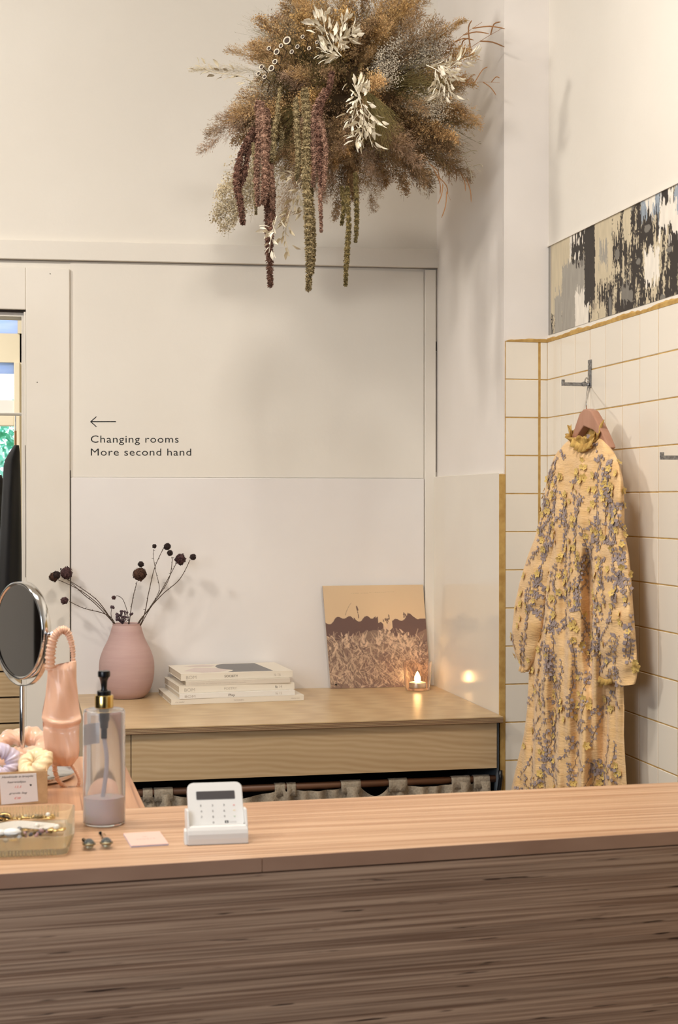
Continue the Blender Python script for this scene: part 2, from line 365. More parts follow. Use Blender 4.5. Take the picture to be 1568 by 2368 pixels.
# right wall: box, grout bed, tiles
wr = S('wall_right', MB().box((XR, -3.2, 0), (1.62, YP, 3.35)), M_wall); tag(wr, 'cream wall on the right, tiled below the scraped paint band')
P = 0.1054; ZT = 1.9435; G = 0.0024; NR = 14
zb = ZT - NR * P
S('grout', MB().box((XR - 0.0042, 0.6, zb), (XR, YP, ZT)), M_grout, wr)
S('grout', MB().box((XP + 0.003, YP - 0.0042, zb), (XR, YP, ZT)), M_grout, wp)
def tile_mesh(w_, h_):
    mb = MB(); b = 0.0012; t = 0.0045
    a = [(0, 0), (w_, 0), (w_, h_), (0, h_)]; c = [(b, b), (w_ - b, b), (w_ - b, h_ - b), (b, h_ - b)]
    vs = [(x, 0, z) for x, z in a] + [(x, -t + b, z) for x, z in a] + [(x, -t, z) for x, z in c]
    fs = [(i, (i + 1) % 4, (i + 1) % 4 + 4, i + 4) for i in range(4)] + [(i + 4, (i + 1) % 4 + 4, (i + 1) % 4 + 8, i + 8) for i in range(4)] + [(8, 9, 10, 11)]
    return mb.add(vs, fs).mesh('tile', M_tile)
rng = random.Random(3)
tfull = tile_mesh(P - G, P - G); tthin = tile_mesh(P - 0.0027, P - G)
for r in range(NR):
    z = ZT - (r + 1) * P + G / 2
    for c in range(17):      # runs from the corner toward the camera
        y = YP - 0.006 - c * P
        Mx = Matrix.Translation((XR - 0.0006 - rng.uniform(0, 0.0005), y, z)) @ Matrix.Rotation(R(-90) + rng.uniform(-0.004, 0.004), 4, 'Z') @ Matrix.Rotation(rng.uniform(-0.003, 0.003), 4, 'X')
        inst(tthin, 'tile', Mx, wr)
x1 = XP + 0.0035; wfull = hY(1245, 1000, YP - 0.004).x - x1; x2 = hY(1250, 1000, YP - 0.004).x; w2 = hY(1266, 1000, YP - 0.004).x - x2
tA = tile_mesh(wfull, P - G); tB = tile_mesh(w2, P - G)
for r in range(NR):
    z = ZT - (r + 1) * P + G / 2
    inst(tA, 'tile', Matrix.Translation((x1, YP - 0.0005, z)) @ Matrix.Rotation(rng.uniform(-0.004, 0.004), 4, 'X'), wp)
    inst(tB, 'tile', Matrix.Translation((x2, YP - 0.0005, z)), wp)
# uneven mustard adhesive lip over the tiles
def lip(pts0, d, nrm, n, w_, h_, parent, sd):
    vs = []; fs = []; rg = random.Random(sd); off = rg.random() * 10
    for i in range(n + 1):
        s = i / n * w_; p = Vector(pts0) + Vector(d) * s
        hh = h_ * (0.75 + 0.5 * noise.noise(Vector((s * 9 + off, 0, 0))) + 0.2 * noise.noise(Vector((s * 60, off, 0))))
        hh *= min(1, (s + 0.003) / 0.02) if parent is wp else 1
        for (a, b) in ((0, -0.002), (0.006, -0.002), (0.0065, hh * 0.6), (0.003, hh), (0, hh)):
            vs.append(p + Vector(nrm) * a + Vector((0, 0, b)))
    for i in range(n):
        for j in range(5): fs.append((i * 5 + j, i * 5 + (j + 1) % 5, (i + 1) * 5 + (j + 1) % 5, (i + 1) * 5 + j))
    S('adhesive_lip', MB().add(vs, fs), M_grout, parent)
lip((XP + 0.006, YP, ZT), (1, 0, 0), (0, -1, 0), 60, XR - XP - 0.006, 0.011, wp, 1)
lip((XR, YP, ZT), (0, -1, 0), (-1, 0, 0), 300, 2.4, 0.013, wr, 2)
# scraped old paint band
zb0_, zb1_ = hX(1270, 775, XR).z + 0.0, hX(1270, 571, XR).z
def u_of(px): return YP - hX(px, 600, XR).y
W, H = 860, 100; LB = 1.9
nr = np.random.default_rng(5)
black = np.array(srgb(52, 46, 42)[:3]); cream = np.array(srgb(203, 189, 160)[:3]); grey = np.array(srgb(160, 154, 143)[:3]); white = np.array(srgb(232, 224, 210)[:3]); blue = np.array(srgb(150, 160, 170)[:3])
img = np.tile(black, (H, W, 1)).astype(float)
nz1 = vnoise(W, H, 7, 28, nr) * 0.36 + vnoise(W, H, 2.2, 7, nr) * 0.26 + vnoise(W, H, 1.05, 1.8, nr) * 0.22 + vnoise(W, H, 30, 30, nr) * 0.16
fine = vnoise(W, H, 1.5, 3, nr)
img[nz1 > 0.575] = cream; img[(nz1 > 0.545) & (nz1 < 0.59) & (fine > 0.5)] = cream * 0.6
img[(vnoise(W, H, 20, 14, nr) > 0.78)] = grey * 0.55
def patch(px0, px1, v0, v1, col, rough_=3.0, soft=0.0):
    i0, i1 = u_of(px0) / LB * W, u_of(px1) / LB * W
    X, Y = np.meshgrid(np.arange(W), np.arange(H)); V = 1 - Y / (H - 1)     # V=0 at band bottom
    jx = (vnoise(W, H, 3, 10, nr) - 0.5) * rough_ * 1.6 + (vnoise(W, H, 1.05, 2, nr) - 0.5) * rough_ * 1.2; jy = (vnoise(W, H, 2.2, 12, nr) - 0.5) * rough_ * 0.08
    m = (X + jx > i0) & (X + jx < i1) & (1 - V + jy > v0) & (1 - V + jy < v1)
    c = np.array(col) * (0.92 + 0.16 * vnoise(W, H, 4, 12, nr))[..., None]
    img[m] = c[m]
# v measured downward from the band's top edge
patch(1266, 1320, -1, 0.80, cream, 1.0); patch(1283, 1300, 0.55, 2, grey, 2); patch(1300, 1352, 0.28, 2, grey, 1.5)
patch(1318, 1352, -1, 0.22, white, 3); patch(1322, 1352, 0.05, 0.27, black, 4)
patch(1330, 1362, 0.62, 2, white, 2.2); patch(1352, 1376, -1, 0.8, black, 2)
patch(1376, 1416, -1, 0.66, cream, 3); patch(1385, 1405, 0.25, 0.45, grey, 3)
patch(1365, 1400, 0.86, 2, cream, 5)
patch(1416, 1436, -1, 0.22, cream, 4); patch(1440, 1460, -1, 0.33, cream, 4)
patch(1480, 1528, -1, 0.17, blue, 4); patch(1490, 1515, -1, 0.08, white, 4); patch(1528, 1545, -1, 0.35, black, 3)
patch(1524, 1600, 0.04, 0.42, white, 4); patch(1490, 1524, 0.52, 0.80, white, 2.0); patch(1560, 1580, 0.02, 0.2, blue, 3)
patch(1436, 1456, 0.72, 0.88, grey * 0.6, 3)
for k in range(26):
    q = 1600 + k * 60 + rng.uniform(-20, 20); v = rng.uniform(-0.3, 0.7); patch(q, q + rng.uniform(20, 70), v, v + rng.uniform(0.2, 0.7), rng.choice([cream, white, grey, blue]), 4)
for i in range(10):
    img[:, i] = black if i % 4 < 2 else white * 0.8
zs_ = zb1_ - zb0_
grid_mesh('scraped_paint', W - 1, H - 1, lambda u, v: (XR - 0.001, YP - 0.002 - u * LB, zb1_ - v * zs_), img, mat_attr('scraped_paint', 0.6), wr)
# plaster step that frames the band on top
S('plaster_edge', MB().box((XR - 0.0045, 0.6, zb1_), (XR, YP - 0.001, zb1_ + 0.004)), M_wall, wr)

# ------------------------------------------------------------------ back room seen through the doorway
YF = 7.4
M_far = mat('far_cream', srgb(236, 226, 203), 0.7)
WXR = hY(46, 1000, YF).x
zA = hY(20, 771, YF).z; zB = hY(20, 838, YF).z; zC = hY(20, 930, YF).z; zD = hY(20, 985, YF).z
mb = MB(); mb.box((-3.3, YF, 0), (-1.5, YF + 0.12, 3.35)); mb.box((WXR, YF, 0), (1.6, YF + 0.12, 3.35)); mb.box((-1.5, YF, 0), (WXR, YF + 0.12, 0.95))
mb.box((-1.5, YF, zB), (WXR + 0.05, YF + 0.12, zA)); mb.box((-1.5, YF, zA + 0.32), (WXR, YF + 0.12, 3.35)); tag(S('wall_far', mb, M_far), 'cream far wall of the room beyond the doorway')
S('wall_side', MB().box((0.75, YB + 0.12, 0), (0.85, YF, 3.35)), M_far)
wn = S('window_1', MB().box((WXR - 0.028, YF - 0.02, 0.95), (WXR, YF + 0.06, zB)).box((-1.5, YF - 0.01, zD), (WXR - 0.028, YF + 0.05, zC - 0.06)).box((-1.5, YF - 0.02, 0.95), (WXR - 0.028, YF + 0.05, 1.0)), M_far, bevel=0.004)
tag(wn, 'window of the back room looking onto the garden')
S('sash_bar', MB().box((-1.5, YF + 0.0, zC - 0.06), (WXR - 0.028, YF + 0.04, zC + 0.01)), mat('sash_white', srgb(238, 236, 234), 0.5), wn)
M_glass = mat('window_glass', (1, 1, 1, 1), 0.0, trans=1.0, ior=1.1)
M_bglass = mat('blue_obscured_glass', srgb(190, 208, 245), 0.6, noise_amt=1, col2=srgb(215, 224, 246), nscale=(3, 3, 22), trans=0.0, sss=0)
nt = M_bglass.node_tree; tl = nt.nodes.new('ShaderNodeBsdfTranslucent'); ms = nt.nodes.new('ShaderNodeMixShader'); ms.inputs[0].default_value = 0.7
src = nt.nodes['Principled BSDF'].inputs['Base Color'].links[0].from_socket; nt.links.new(src, tl.inputs[0])
nt.links.new(nt.nodes['Principled BSDF'].outputs[0], ms.inputs[1]); nt.links.new(tl.outputs[0], ms.inputs[2]); nt.links.new(ms.outputs[0], nt.nodes['Material Output'].inputs[0])
S('pane', MB().box((-1.49, YF + 0.02, 1.0), (WXR - 0.028, YF + 0.024, zC - 0.06)), M_glass, wn)
S('pane', MB().box((-1.49, YF + 0.02, zC + 0.01), (WXR - 0.028, YF + 0.024, zB - 0.055)), M_glass, wn)
S('blind_strip', MB().box((-1.49, YF + 0.02, zB - 0.055), (WXR - 0.028, YF + 0.024, zB)), M_bglass, wn)
w2 = S('window_2', MB().box((WXR - 0.01, YF - 0.02, zA), (WXR + 0.012, YF + 0.06, zA + 0.32)).box((-1.5, YF - 0.02, zA + 0.30), (WXR, YF + 0.06, zA + 0.33)), M_far)
tag(w2, 'blue obscured transom window above the garden window')
S('pane', MB().box((-1.5, YF + 0.02, zA), (WXR + 0.012, YF + 0.024, zA + 0.30)), M_bglass, w2)
# garden shrub outside
lm = MB(); lm.add([(0, 0, 0), (0.022, 0.004, 0.03), (0, 0.008, 0.075), (-0.022, 0.004, 0.03)], [(0, 1, 2, 3)])
M_leaf = mat('garden_leaf', srgb(120, 215, 190), 0.5, per_obj=0.2)
rg = random.Random(8); sh = MB()
for i in range(17000):
    x = rg.uniform(-1.6, 0.5); z = rg.uniform(0.05, 2.12); y = rg.uniform(8.6, 9.1) - 0.15 * math.sin(x * 7)
    d = Vector((rg.uniform(-1, 1), rg.uniform(-1, 1), rg.uniform(-1, 1))).normalized(); A = aim((x, y, z), d, rg.uniform(0, 6), 0.45 + 0.5 * rg.random())
    sh.add([A @ Vector(p) for p in lm.v], lm.f, k=i % 3)
sr = thing('garden_shrub', 'blurred green shrub outside the back room window', 'shrub', (-0.6, 8.85, 0))
o = sh.build('foliage', [M_leaf, mat('garden_leaf_light', srgb(205, 245, 240), 0.5), mat('garden_leaf_dark', srgb(80, 170, 130), 0.5)], sr, fix=False); o['kind'] = 'stuff'
for k in range(7):
    a = -1.4 + k * 0.3
    MB().tube([(a, 8.9, 0), (a + 0.05, 8.88, 0.9), (a - 0.04, 8.9, 1.9)], [0.02, 0.014, 0.006], 7).build('stem', mat('bark', srgb(90, 75, 55)), sr, smooth=True)
# ------------------------------------------------------------------ counter
M_ctop = wood('counter_top_wood', srgb(212, 174, 140), srgb(178, 134, 100), grain=(0.9, 75, 75), rough=0.42, streak=srgb(150, 104, 72), streak_scale=(1.5, 170, 170), sthr=(0.62, 0.70), contrast=(0.34, 0.60))
M_cwing = wood('counter_wing_wood', srgb(200, 152, 116), srgb(166, 118, 86), grain=(70, 0.9, 70), rough=0.42, streak=srgb(140, 96, 68), streak_scale=(170, 1.5, 170), contrast=(0.3, 0.7))
M_cedge = wood('counter_edge_wood', srgb(180, 145, 122), srgb(160, 124, 102), grain=(6, 20, 20), rough=0.6, contrast=(0.3, 0.75))
M_ply = wood('laminated_strip_wood', srgb(188, 158, 134), srgb(132, 102, 82), grain=(1.6, 40, 330), rough=0.62, streak=srgb(62, 40, 30), streak_scale=(8, 40, 190), sthr=(0.67, 0.71), contrast=(0.36, 0.62), per_obj=0.09)
TH = 0.0195
FA, FB = hZ(0, 2021, ZC), hZ(1568, 1922, ZC); BA, BB = hZ(336, 1867, ZC), hZ(1568, 1808.5, ZC)
fd = (FB - FA).normalized(); bd = (BB - BA).normalized()
FL = FA - fd * 0.55; FR = FB + fd * 0.35; BR = BB + bd * 0.12
WR = hZ(279, 1746, ZC); wd = (WR - BA).normalized()
counter = thing('counter', 'long wooden shop counter with a peach toned top and laminated striped front', 'counter', (0.2, 2.2, 0))
def slab(pts, name, m, parent, t=TH, bev=0.0012):
    return MB().poly([(p.x, p.y, ZC) for p in pts], (0, 0, -t)).build(name, m, parent, bevel=bev)
LB_ = FL + Vector((0.0, (BA - FA).y, 0))
lb = Vector((FL.x, BA.y - (BA.x - FL.x) * bd.y / bd.x, ZC))
top = slab([FL, FR, BR, BA, lb], 'worktop', M_ctop, counter)
slab([lb + Vector((0, 0.0005, 0)), BA + Vector((0, 0.0005, 0)), WR, Vector((FL.x, WR.y, ZC))], 'worktop_wing', M_cwing, counter)
# edge band: facing strip with one butt joint at px 608
e0 = FL; e1 = hZ(607, 1984, ZC); e1 = FA + fd * (e1 - FA).dot(fd); nrm = Vector((fd.y, -fd.x, 0))
for (a, b) in ((FL, e1 - fd * 0.0006), (e1 + fd * 0.0006, FR)):
    MB().poly([a + nrm * 0.0002, b + nrm * 0.0002, b + nrm * 0.0002 - Vector((0, 0, TH)), a + nrm * 0.0002 - Vector((0, 0, TH))], nrm * 0.0012).build('edge_strip', M_cedge, counter)
# laminated front: strips of veneer with their own edges
zt = ZC - TH - 0.0028; hh = 0.0142; rg = random.Random(4); z = zt; k = 0
MB().poly([FL - nrm * 0.022 + Vector((0, 0, -TH)), FR - nrm * 0.022 + Vector((0, 0, -TH)), FR - nrm * 0.04 + Vector((0, 0, -TH)), FL - nrm * 0.04 + Vector((0, 0, -TH))], (0, 0, -(ZC - TH - 0.02))).build('back_board', M_dark, counter)
while z > 0.03:
    h = hh * rg.uniform(0.75, 1.3); out = -0.0015 - rg.uniform(0, 0.0006)
    a = FL + nrm * out; b = FR + nrm * out
    mb = MB().poly([(a.x, a.y, z), (b.x, b.y, z), (b.x, b.y, z - h + 0.0003), (a.x, a.y, z - h + 0.0003)], -nrm * 0.018)
    mb.build('laminated_strip', M_ply, counter, bevel=0.0003); z -= h; k += 1

# ------------------------------------------------------------------ ledge with apron, curtain rail and linen curtain
M_birch = wood('birch_plywood', srgb(204, 178, 140), srgb(192, 164, 126), grain=(1.5, 14, 40), rough=0.42, contrast=(0.3, 0.7), figure=(5.5, 1, 22))
M_birch_top = wood('birch_plywood_top', srgb(206, 179, 138), srgb(194, 166, 126), grain=(1.5, 30, 30), rough=0.33, contrast=(0.3, 0.7), figure=(3, 14, 1))
M_plyedge = wood('plywood_edge', srgb(176, 146, 112), srgb(112, 84, 60), grain=(2, 8, 420), rough=0.6, contrast=(0.42, 0.58))
YL = 3.868; LX0 = 0.150; LX1 = XP - 0.0135
ledge = thing('ledge_unit', 'built-in birch plywood ledge with a figured apron in the niche', 'ledge', (0.7, 4.2, 0))
tl_ = 0.0165
MB().box((LX0, YL, ZL - 0.003), (LX1, YB - 0.008, ZL)).build('ledge_top', M_birch_top, ledge, bevel=0.0004)
zz = ZL - 0.0032; ny = 7; ht = (tl_ - 0.0032) / ny
for i in range(ny):
    MB().box((LX0, YL + (0.0006 if i % 2 else 0), zz - ht * (i + 1) + 0.0001), (LX1, YB - 0.008, zz - ht * i)).build('plywood_layer', M_birch if i % 2 else mat('ply_dark_layer', srgb(128, 98, 72), 0.7), ledge)
ZA = hY(303, 1811, YL).z; AX = hY(304, 1750, YL + 0.012).x; AX1 = hY(1149, 1720, YL + 0.012).x
MB().box((AX, YL + 0.012, ZA), (AX1, YL + 0.03, ZL - tl_ - 0.0008)).build('apron', M_birch, ledge, bevel=0.0006)
MB().box((LX0 + 0.002, YL + 0.014, ZA), (AX - 0.002, YL + 0.032, ZL - tl_ - 0.0008)).build('apron_end_panel', M_birch, ledge, bevel=0.0006)
MB().box((LX0, YL + 0.035, 0), (LX0 + 0.018, YB - 0.01, ZL - tl_)).build('side_panel', M_birch, ledge)
MB().box((LX0, YL + 0.3, 0), (LX1, YL + 0.31, ZL - tl_)).build('inner_shade_board', mat('ledge_inner_shade', srgb(38, 32, 28), 0.9), ledge)  # near-black board stands in for the shade under the ledge
MB().box((AX1 + 0.002, YL + 0.02, 0.0), (AX1 + 0.008, YL + 0.3, ZL - tl_)).build('side_board', mat('blue_grey_edge', srgb(96, 104, 112), 0.5), ledge)
p = hY(1157, 1800, YL + 0.02)
MB().tube([(p.x, p.y, p.z + 0.022), (p.x + 0.001, p.y, p.z), (p.x - 0.004, p.y - 0.002, p.z - 0.03), (p.x - 0.006, p.y, 0.4)], 0.006, 8).build('cable', M_black, ledge, smooth=True)
YR = YL + 0.034; zr_ = hY(900, 1810, YR).z
MB().tube([(LX0 + 0.02, YR, zr_), (LX1 + 0.0, YR, zr_)], 0.0098, 14).build('curtain_rail', wood('rail_wood', srgb(120, 84, 60), srgb(90, 60, 42), grain=(3, 60, 60)), ledge, smooth=True)
M_linen = mat('grey_linen', srgb(168, 155, 135), 0.9, noise_amt=1, col2=srgb(150, 137, 118), nscale=(180, 180, 180), bump=0.5, sheen=0.2)
tabs = [(330, 352), (356, 399), (634, 658), (662, 683), (787, 833), (897, 940), (1042, 1085), (1093, 1130)]
xs = [hY(260, 1800, YR).x] + [hY(q, 1800, YR).x for t in tabs for q in t]
sag = [0.008, 0, 0.004, 0, 0.018, 0, 0.002, 0, 0.003, 0, 0.024, 0, 0.004, 0, 0.003]   # gap,tab,gap,tab...
def top_z(x):
    for i in range(len(xs) - 1):
        if xs[i] <= x <= xs[i + 1]:
            if i % 2 == 0:
                t = (x - xs[i]) / (xs[i + 1] - xs[i]); s = sag[min(i, len(sag) - 1)]
                return zr_ - 0.0085 - s * (1 - abs(2 * t - 1) ** 1.6)
            return zr_ - 0.004
    return zr_ - 0.012
curt = thing('linen_curtain', 'gathered grey linen curtain with tab tops hanging under the plywood ledge', 'curtain', (0.7, YR, 0.2))
NX = 420; vs = []; fs = []; NZ = 16; X1c = xs[-1]; X0c = xs[0]
for j in range(NZ + 1):
    for i in range(NX + 1):
        x = X0c + (X1c - X0c) * i / NX; zt_ = top_z(x); t = j / NZ; z = zt_ + (0.15 - zt_) * (t ** 1.6)
        amp = 0.006 + 0.016 * min(1, t * 4)
        y = YR - 0.012 + amp * (math.sin(x * 120 + 2 * math.sin(x * 17)) * 0.6 + 0.5 * math.sin(x * 63 + 1 + t * 2) + 0.5 * noise.noise(Vector((x * 40, z * 30, 0))))
        vs.append((x, min(y, YR + 0.012), z))
for j in range(NZ):
    for i in range(NX): fs.append((j * (NX + 1) + i, j * (NX + 1) + i + 1, (j + 1) * (NX + 1) + i + 1, (j + 1) * (NX + 1) + i))
MB().add(vs, fs).build('cloth', M_linen, curt, smooth=True)
for i, (a, b) in enumerate(tabs):
    xa, xb = hY(a, 1800, YR).x, hY(b, 1800, YR).x; mb = MB(); n = 10; vs = []; fs = []; rg = random.Random(i)
    for k in range(n + 1):       # a loop of cloth over the rail
        ang = -math.pi / 2 - 0.9 + (math.pi + 1.8) * 0 + 0; th = math.pi * 1.5 * k / n - math.pi * 0.25
        if k == 0: y, z = YR - 0.016, zr_ - 0.022
        elif k == n: y, z = YR + 0.013, zr_ - 0.02
        else: y, z = YR - 0.0122 * math.cos(th), zr_ + 0.0122 * math.sin(th)
        for q in range(7):
            u = q / 6; vs.append((xa + (xb - xa) * u, y + 0.0015 * math.sin(u * 9 + i), z))
    for k in range(n):
        for q in range(6): fs.append((k * 7 + q, k * 7 + q + 1, (k + 1) * 7 + q + 1, (k + 1) * 7 + q))
    o = MB().add(vs, fs).build('tab', M_linen, curt, smooth=True)
    md = o.modifiers.new('s', 'SOLIDIFY'); md.thickness = 0.001

# ------------------------------------------------------------------ wall lettering
sign = thing('wall_lettering', 'black arrow and lettering on the white wall pointing to the changing rooms', 'sign', hY(209, 1055, YB - 0.0035))
YS = YB - 0.0034
def w2d(px, py): return hY(px, py, YS)
def wall_text(s, x0_, x1_, yb, cap, nm='text_line', sp=1.08):
    a = w2d(x0_, yb); b = w2d(x1_, yb); c = w2d(x0_, yb - cap)
    return text(nm, s, a, b - a, (0, 0, 1), (b - a).length, (c - a).length, M_ink, sign, spacing=sp, offset=-0.004)
wall_text('Changing rooms', 210, 413, 1023.5, 17.5); wall_text('More second hand', 210, 442, 1053.5, 17.5)
mb = MB()
def stroke(p, q, wd_):
    a, b = w2d(*p), w2d(*q); d = (b - a).normalized(); n_ = Vector((-d.z, 0, d.x)) * wd_ / 2; e = Vector((0, -0.0003, 0))
    mb.add([a + n_ + e, b + n_ + e, b - n_ + e, a - n_ + e], [(0, 1, 2, 3)])
stroke((209.5, 975), (268, 975), 0.0026); stroke((209.5, 975.3), (223, 963.5), 0.0026); stroke((209.5, 974.7), (223, 987), 0.0026)
mb.build('arrow', M_ink, sign)

# ------------------------------------------------------------------ vase with dried stems
vb = hZ(293, 1604, ZL); vd = (vb - CAM).dot(FWD); vd = 4.45; vb = hD(293, 1160 + 0.589 * F_PX / vd, vd); vb.z = ZL
sc = vd / F_PX
prof = [(0, 0.001), (34, 0), (42, 3), (52, 14), (60, 35), (63.5, 62), (62, 88), (54, 112), (44, 132), (38, 148), (34, 162), (32, 168), (32.5, 171), (30, 171), (29.5, 166), (33, 150), (40, 130), (30, 80), (0, 78)]
M_vase = mat('mauve_ceramic', srgb(193, 161, 154), 0.65, bump=0.12, bscale=(30, 30, 900), noise_amt=1, col2=srgb(187, 154, 148), nscale=(6, 6, 60))
def smooth_prof(pr, n=70):
    q = spline([(a, 0, b) for a, b in pr], n); return [(max(p.x, 0), p.z) for p in q]
vase = thing('ceramic_vase', 'matte mauve ribbed ceramic vase with a narrow neck on the plywood ledge', 'vase', vb)
MB().lathe([(r * sc, z * sc) for r, z in smooth_prof(prof)], vb, 64).build('vase_body', M_vase, vase, smooth=True)
M_stem = mat('dry_stem', srgb(74, 58, 44), 0.8); M_seed = [mat('dried_bloom_brown', srgb(92, 62, 46), 0.9, noise_amt=0.7, nscale=(160, 160, 160), bump=0.8), mat('dried_bloom_plum', srgb(96, 66, 66), 0.9, noise_amt=0.7, nscale=(160, 160, 160), bump=0.8), mat('dried_bloom_dark', srgb(58, 42, 38), 0.9, noise_amt=0.6, nscale=(200, 200, 200), bump=0.8)]
def V(px, py, dd=0.0): return hD(px, py, vd + dd)
def bloom(parent, px, py, rpx, dd, m, seed):
    rg = random.Random(seed); c = V(px, py, dd); r = rpx * sc * 0.93; mb = MB()
    mb.ball(c, r * 0.93, 14, 10, wob=0.05, rng=rg)
    for i in range(46):       # overlapping dry petals
        d = Vector((rg.gauss(0, 1), rg.gauss(0, 1), rg.gauss(0, 1))).normalized(); t = d.orthogonal().normalized(); t = (Matrix.Rotation(rg.uniform(0, 6.3), 4, d) @ t); s_ = d.cross(t)
        q = c + d * r * rg.uniform(0.88, 1.0); w_ = r * rg.uniform(0.25, 0.4)
        mb.add([q - t * w_ * 1.2, q + s_ * w_ * 0.6 + d * w_ * 0.1, q + t * w_ * 1.2 + d * w_ * 0.5, q - s_ * w_ * 0.6 + d * w_ * 0.1], [(0, 1, 2, 3)])
    return mb.build('bloom', m, parent, fix=False, smooth=False)
def stem(pts, r0=0.0016, r1=0.0009, dd=0.0, leaves=True):
    n = len(pts) * 6; P3 = spline([V(p[0], p[1], p[2] if len(p) > 2 else dd) for p in pts], n); mb = MB()
    mb.tube(P3, [r0 + (r1 - r0) * i / n for i in range(n + 1)], 6); rg = random.Random(int(pts[0][0] * 7))
    if leaves:
        for i in range(4, n - 1, 3):
            d = Vector((rg.uniform(-1, 1), rg.uniform(-1, 1), rg.uniform(0, 1))).normalized() * rg.uniform(0.004, 0.008)
            mb.tube([P3[i], P3[i] + d * 0.6, P3[i] + d], [0.0009, 0.0009, 0.0003], 4)
    return mb.build('stem', M_stem, vase, smooth=True)
RZ = 1452
st = []
st.append((stem([(282, 1490, 0), (268, RZ, 0.02), (235, 1400, 0.03), (205, 1372, 0.03), (153, 1338, 0.02)]), [(153, 1325, 15.5, 0.02, 1)]))
st.append((stem([(284, 1490, 0), (270, RZ, 0), (232, 1402, 0), (185, 1365, -0.01), (135, 1341, -0.02)]), [(125, 1334, 12, -0.02, 0), (131, 1329, 9.5, -0.03, 2)]))
st.append((stem([(288, 1490, 0), (272, RZ, 0.01), (222, 1398, 0.01), (195, 1376, 0.0), (162, 1345, -0.01)]), []))
st.append((stem([(284, 1492, 0), (262, 1435, -0.01), (238, 1418, -0.01), (195, 1407, -0.01), (160, 1391, -0.02)]), [(149, 1389, 9.3, -0.02, 1)]))
st.append((stem([(296, 1490, 0), (299, 1440, 0), (307, 1385, 0.01), (317, 1345, 0.02)]), [(323, 1328, 17, 0.02, 0), (326, 1305, 7.5, 0.03, 2)]))
st.append((stem([(302, 1490, 0), (320, 1440, 0.01), (352, 1400, 0.02), (385, 1345, 0.03), (408, 1302, 0.04)]), [(417, 1293, 14, 0.04, 1)]))
st.append((stem([(304, 1490, 0), (327, 1432, 0), (372, 1378, 0), (415, 1340, 0.01), (440, 1294, 0.02)]), [(446, 1288, 8, 0.02, 2)]))
st.append((stem([(300, 1490, 0), (331, 1430, -0.01), (344, 1370, -0.01), (358, 1312, 0), (380, 1264, 0)]), [(387, 1264, 9, 0, 2)]))
st.append((stem([(303, 1490, 0), (345, 1410, 0.0), (388, 1345, 0.0), (398, 1300, 0), (397, 1288, 0)], 0.0012), [(393, 1279, 7.5, 0, 2)]))
st.append((stem([(346, 1405, 0), (368, 1365, 0.01), (360, 1320, 0.01), (355, 1290, 0.01), (355, 1270, 0.01)], 0.0009, 0.0007), [(357, 1263, 5.3, 0.01, 2)]))
st.append((stem([(296, 1480, 0), (296, 1425, -0.01), (285, 1388, -0.01), (272, 1378, -0.01), (266, 1381, -0.01)], 0.001, 0.0008, leaves=False), [(263, 1382, 5.2, -0.01, 1)]))
st.append((stem([(283, 1480, 0), (262, 1440, -0.02), (257, 1422, -0.02), (258, 1408, -0.02)], 0.001, 0.0008, leaves=False), []))
for i, (so, bl) in enumerate(st):
    for j, (a, b, r, dd, k) in enumerate(bl): bloom(vase, a, b, r, dd, M_seed[k], i * 10 + j)
mb = MB(); rg = random.Random(12)
for (cx, cy, n) in ((283, 1425, 34), (259, 1404, 10), (272, 1432, 8), (304, 1420, 8)):
    for i in range(n):
        a = V(cx + rg.uniform(-14, 14) * n / 34, cy + rg.uniform(-12, 10) * n / 34 - (0), -0.025 + rg.uniform(-0.01, 0.01)); mb.ball(a, rg.uniform(0.002, 0.0042), 6, 4)
        if n > 30: mb.tube([V(284, 1455, 0), V(cx, cy + 18, -0.02), a], 0.0006, 4)
o = mb.build('flower_cluster', mat('tiny_violet_flowers', srgb(84, 66, 72), 0.9), vase); o['kind'] = 'stuff'

# ------------------------------------------------------------------ stack of books
M_page = mat('book_pages', srgb(226, 214, 194), 0.8, noise_amt=1, col2=srgb(196, 182, 160), nscale=(4, 4, 900))
M_cov = mat('ivory_book_cover', srgb(228, 219, 203), 0.45); M_cov2 = mat('white_book_cover', srgb(232, 228, 220), 0.45); M_cov3 = mat('pale_stone_book_cover', srgb(215, 205, 190), 0.5)
M_gtxt = mat('grey_print', srgb(190, 180, 166), 0.6); M_dtxt = mat('dark_print', srgb(96, 88, 80), 0.6)
zbk = ZL + 0.0002
def book(label, x0_, x1_, ybot, th, cover, prints, depth=0.262, group='books stacked on the ledge', dark_back=False):
    global zbk
    # spine line lies on the plane z = zbk
    a = hZ(x0_, ybot[0], zbk); b = hZ(x1_, ybot[1], zbk); d = (b - a); L = d.length; d.normalize(); n_ = Vector((-d.y, d.x, 0))
    M0 = Matrix.Translation(a) @ Matrix((d, n_, Vector((0, 0, 1)))).transposed().to_4x4()
    t = thing('book', label, 'book', a, group); dp = min(depth, (YB - 0.012 - max(a.y, b.y)))
    tb = 0.0014
    mb = MB(); mb.box((0, 0, 0), (L, dp, tb), M0); mb.box((0, 0, th - tb), (L, dp, th), M0); mb.box((0, -0.0, tb), (L, tb, th - tb), M0)
    mb.build('cover', cover, t, bevel=0.0005)
    MB().box((0.002, tb, tb), (L - 0.002, dp - 0.003, th - tb), M0).build('page_block', M_page, t)
    for (s, u0, u1, cap, m) in prints:
        o_ = M0 @ Vector((L * u0, -0.0002, th / 2 - th * cap / 2)); text('spine_text', s, o_, d, (0, 0, 1), L * (u1 - u0), th * cap, m, t)
    zbk += th + 0.0002
    return t, M0, L, dp, th
BM = lambda m=M_gtxt: ('BOM', 0.045, 0.135, 0.5, m)
